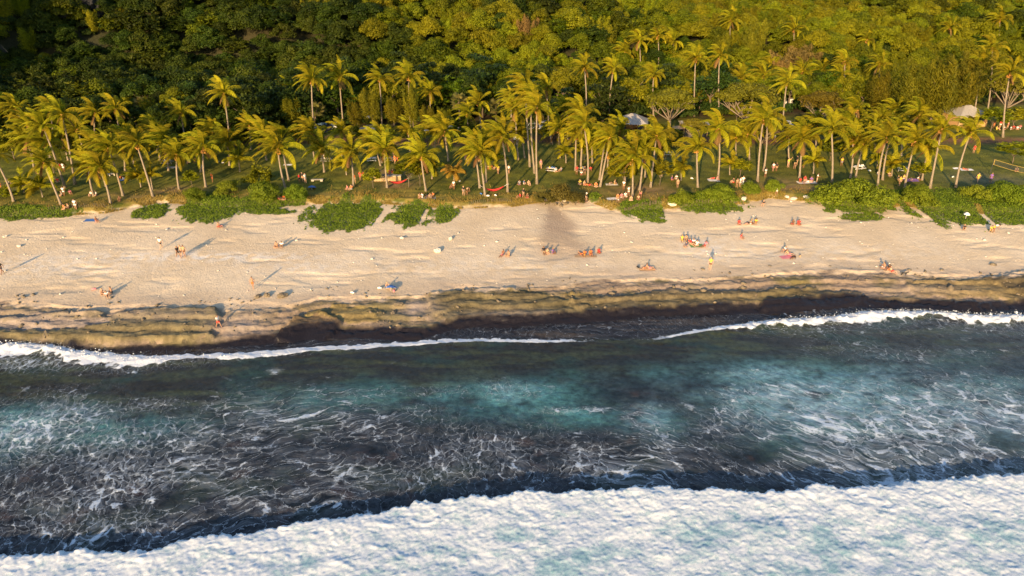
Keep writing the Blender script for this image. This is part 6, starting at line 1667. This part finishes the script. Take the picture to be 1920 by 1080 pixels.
# ------------------------------------------------------------------ rocks, dog, coral rubble
M_PALEROCK = plain('pale_coral_rock', (0.55, 0.50, 0.43), 0.9, 0.15)
M_BROWNROCK = plain('brown_beach_rock', (0.15, 0.12, 0.08), 0.8, 0.25)
for i, (px, py, w, d, h, m, lb) in enumerate([(820,472,1.25,.9,.75,0,'larger white boulder in the middle of the sand'),(845,449,.85,.7,.65,0,'smaller white boulder uphill of the larger one'),(1259,385,1.7,1.1,.9,0,'pale boulder beside the green shrub on the bank'),(1394,374,1.3,.9,.7,0,'pale boulder at the right end of the stakes'),
      (1475,370,1.0,.8,.5,0,'left pale rock in the bare gap at right'),(1488,374,1.6,1.0,.6,0,'larger pale rock in the bare gap at right'),(1483,378,.7,.5,.3,0,'smallest pale rock in the bare gap at right'),(1512,370,1.3,.8,.5,0,'rightmost pale rock in the bare gap'),
      (1042,384,.9,.7,.5,1,'brown rock at the left of the gap pile'),(1052,387,.8,.6,.45,1,'brown rock in the gap pile, lowest'),(1061,383,1.0,.7,.5,1,'brown rock in the middle of the gap pile'),(1075,381,.8,.6,.45,1,'brown rock right of the gap pile'),(1058,377,.9,.6,.4,0,'pale rock on top of the gap pile'),
      (484,557,1.3,.8,.5,1,'leftmost grey rock above the shelf'),(501,555,1.1,.8,.6,1,'middle grey rock above the shelf'),(530,556,1.8,1.1,.75,1,'largest grey rock above the shelf, at right'),(90,629,1.6,1.1,.8,1,'brown rock standing in the foam at far left'),(748,572,1.6,.9,.5,1,'flat rock on the shelf in the middle'),(738,586,1.2,.8,.45,1,'rock step below the flat rock'),
      (36,462,.9,.6,.35,0,'low pale rock at the far left of the sand'),(10,444,.8,.6,.35,0,'low rock at the left edge of the sand'),(1184,454,.7,.4,.2,0,'flat white stone in the middle of the sand'),(1112,550,.7,.5,.35,1,'small yellowish rock at the top of the shelf'),(313,430,.8,.5,.25,0,'low pale stone on the left sand')]):
    X0, Y0, Z0 = ground(px, py)
    V, F = boulder(w / 2 * .85, d / 2 * .85, h / 2, 300 + i * 7, 16, 0.22)
    o = link('boulder' if w > .85 else 'rock', new_mesh('boulder', V, F, (M_PALEROCK, M_BROWNROCK)[m], False), None, (X0, Y0, float(height(X0, Y0)) + h * .22), (0, 0, i * 1.3))
    tag(o, lb, 'rock', None)
# dog
X0, Y0, Z0 = ground(1694, 517)
r = thing('dog', 'black dog standing on the lower sand right of three people', 'dog', (X0, Y0, float(height(X0, Y0))), 1.3)
vs = [(0, 0.0, .42), (0, -.22, .44), (0, .24, .43), (0, -.38, .56), (0, -.50, .60), (0, -.62, .57), (0, .42, .50), (0, .55, .58)]
es = [(0, 1), (0, 2), (1, 3), (3, 4), (4, 5), (2, 6), (6, 7)]; rr = [.10, .125, .095, .07, .075, .035, .03, .018]
for s in (-1, 1):
    b = len(vs); vs += [(s * .08, -.24, .30), (s * .08, -.25, .16), (s * .08, -.28, .03)]; es += [(1, b), (b, b + 1), (b + 1, b + 2)]; rr += [.05, .028, .03]
    b = len(vs); vs += [(s * .08, .22, .32), (s * .08, .33, .17), (s * .08, .27, .03)]; es += [(2, b), (b, b + 1), (b + 1, b + 2)]; rr += [.06, .03, .03]
    b = len(vs); vs += [(s * .05, -.46, .69)]; es += [(4, b)]; rr += [.02]
dm = skin_mesh('body', vs, es, rr, 1, 0); o = part('body', dm, FAB['black'], r)
# coral rubble
N = 2600
pxs = rng.uniform(-90, 90, N); s = rng.beta(1.2, 1.2, N); ysh = shore(pxs) + 8; yve = vegedge(pxs)
pys = ysh + (yve - ysh) * s
k = fbm(pxs * .12, pys * .4, 3, 210) > 0.05; pxs, pys = pxs[k], pys[k]
Vb, Fb = boulder(1, .7, .5, 55, 6, .3); Fb = np.array(Fb)
VV = []; FF = []
for i, (x, y) in enumerate(zip(pxs, pys)):
    sc_ = float(rng.exponential(.045) + .03); a = rng.uniform(0, 6.28); c_, s_ = math.cos(a), math.sin(a)
    v = Vb * sc_; v = np.stack([v[:, 0] * c_ - v[:, 1] * s_, v[:, 0] * s_ + v[:, 1] * c_, v[:, 2]], 1)
    VV.append(v + np.array([x, y, 0])); FF.append(Fb + len(Vb) * i)
VV = np.concatenate(VV); cz = np.repeat(height(pxs, pys), len(Vb)); VV[:, 2] += cz
tag(link('coral_rubble', new_mesh('coral_rubble', VV, np.concatenate(FF), M_PALEROCK)), 'scattered white coral pieces over the sand', 'rubble', kind='stuff')

N = 1800
pxs = rng.uniform(-90, 90, N); pys = shore(pxs) + rng.uniform(0.6, 9.0, N)
k = fbm(pxs * .2, pys * .5, 3, 220) > 0.12; pxs, pys = pxs[k], pys[k]
VV = []; FF = []
for i, (x, y) in enumerate(zip(pxs, pys)):
    sc_ = float(rng.exponential(.11) + .05); a = rng.uniform(0, 6.28); c_, s_ = math.cos(a), math.sin(a)
    v = Vb * sc_; VV.append(np.stack([v[:, 0] * c_ - v[:, 1] * s_ + x, v[:, 0] * s_ + v[:, 1] * c_ + y, v[:, 2]], 1)); FF.append(Fb + len(Vb) * i)
VV = np.concatenate(VV); VV[:, 2] += np.repeat(height(pxs, pys), len(Vb))
tag(link('shelf_rubble', new_mesh('shelf_rubble', VV, np.concatenate(FF), M_BROWNROCK)), 'broken brown stones lying on the rock shelf', 'rubble', kind='stuff')
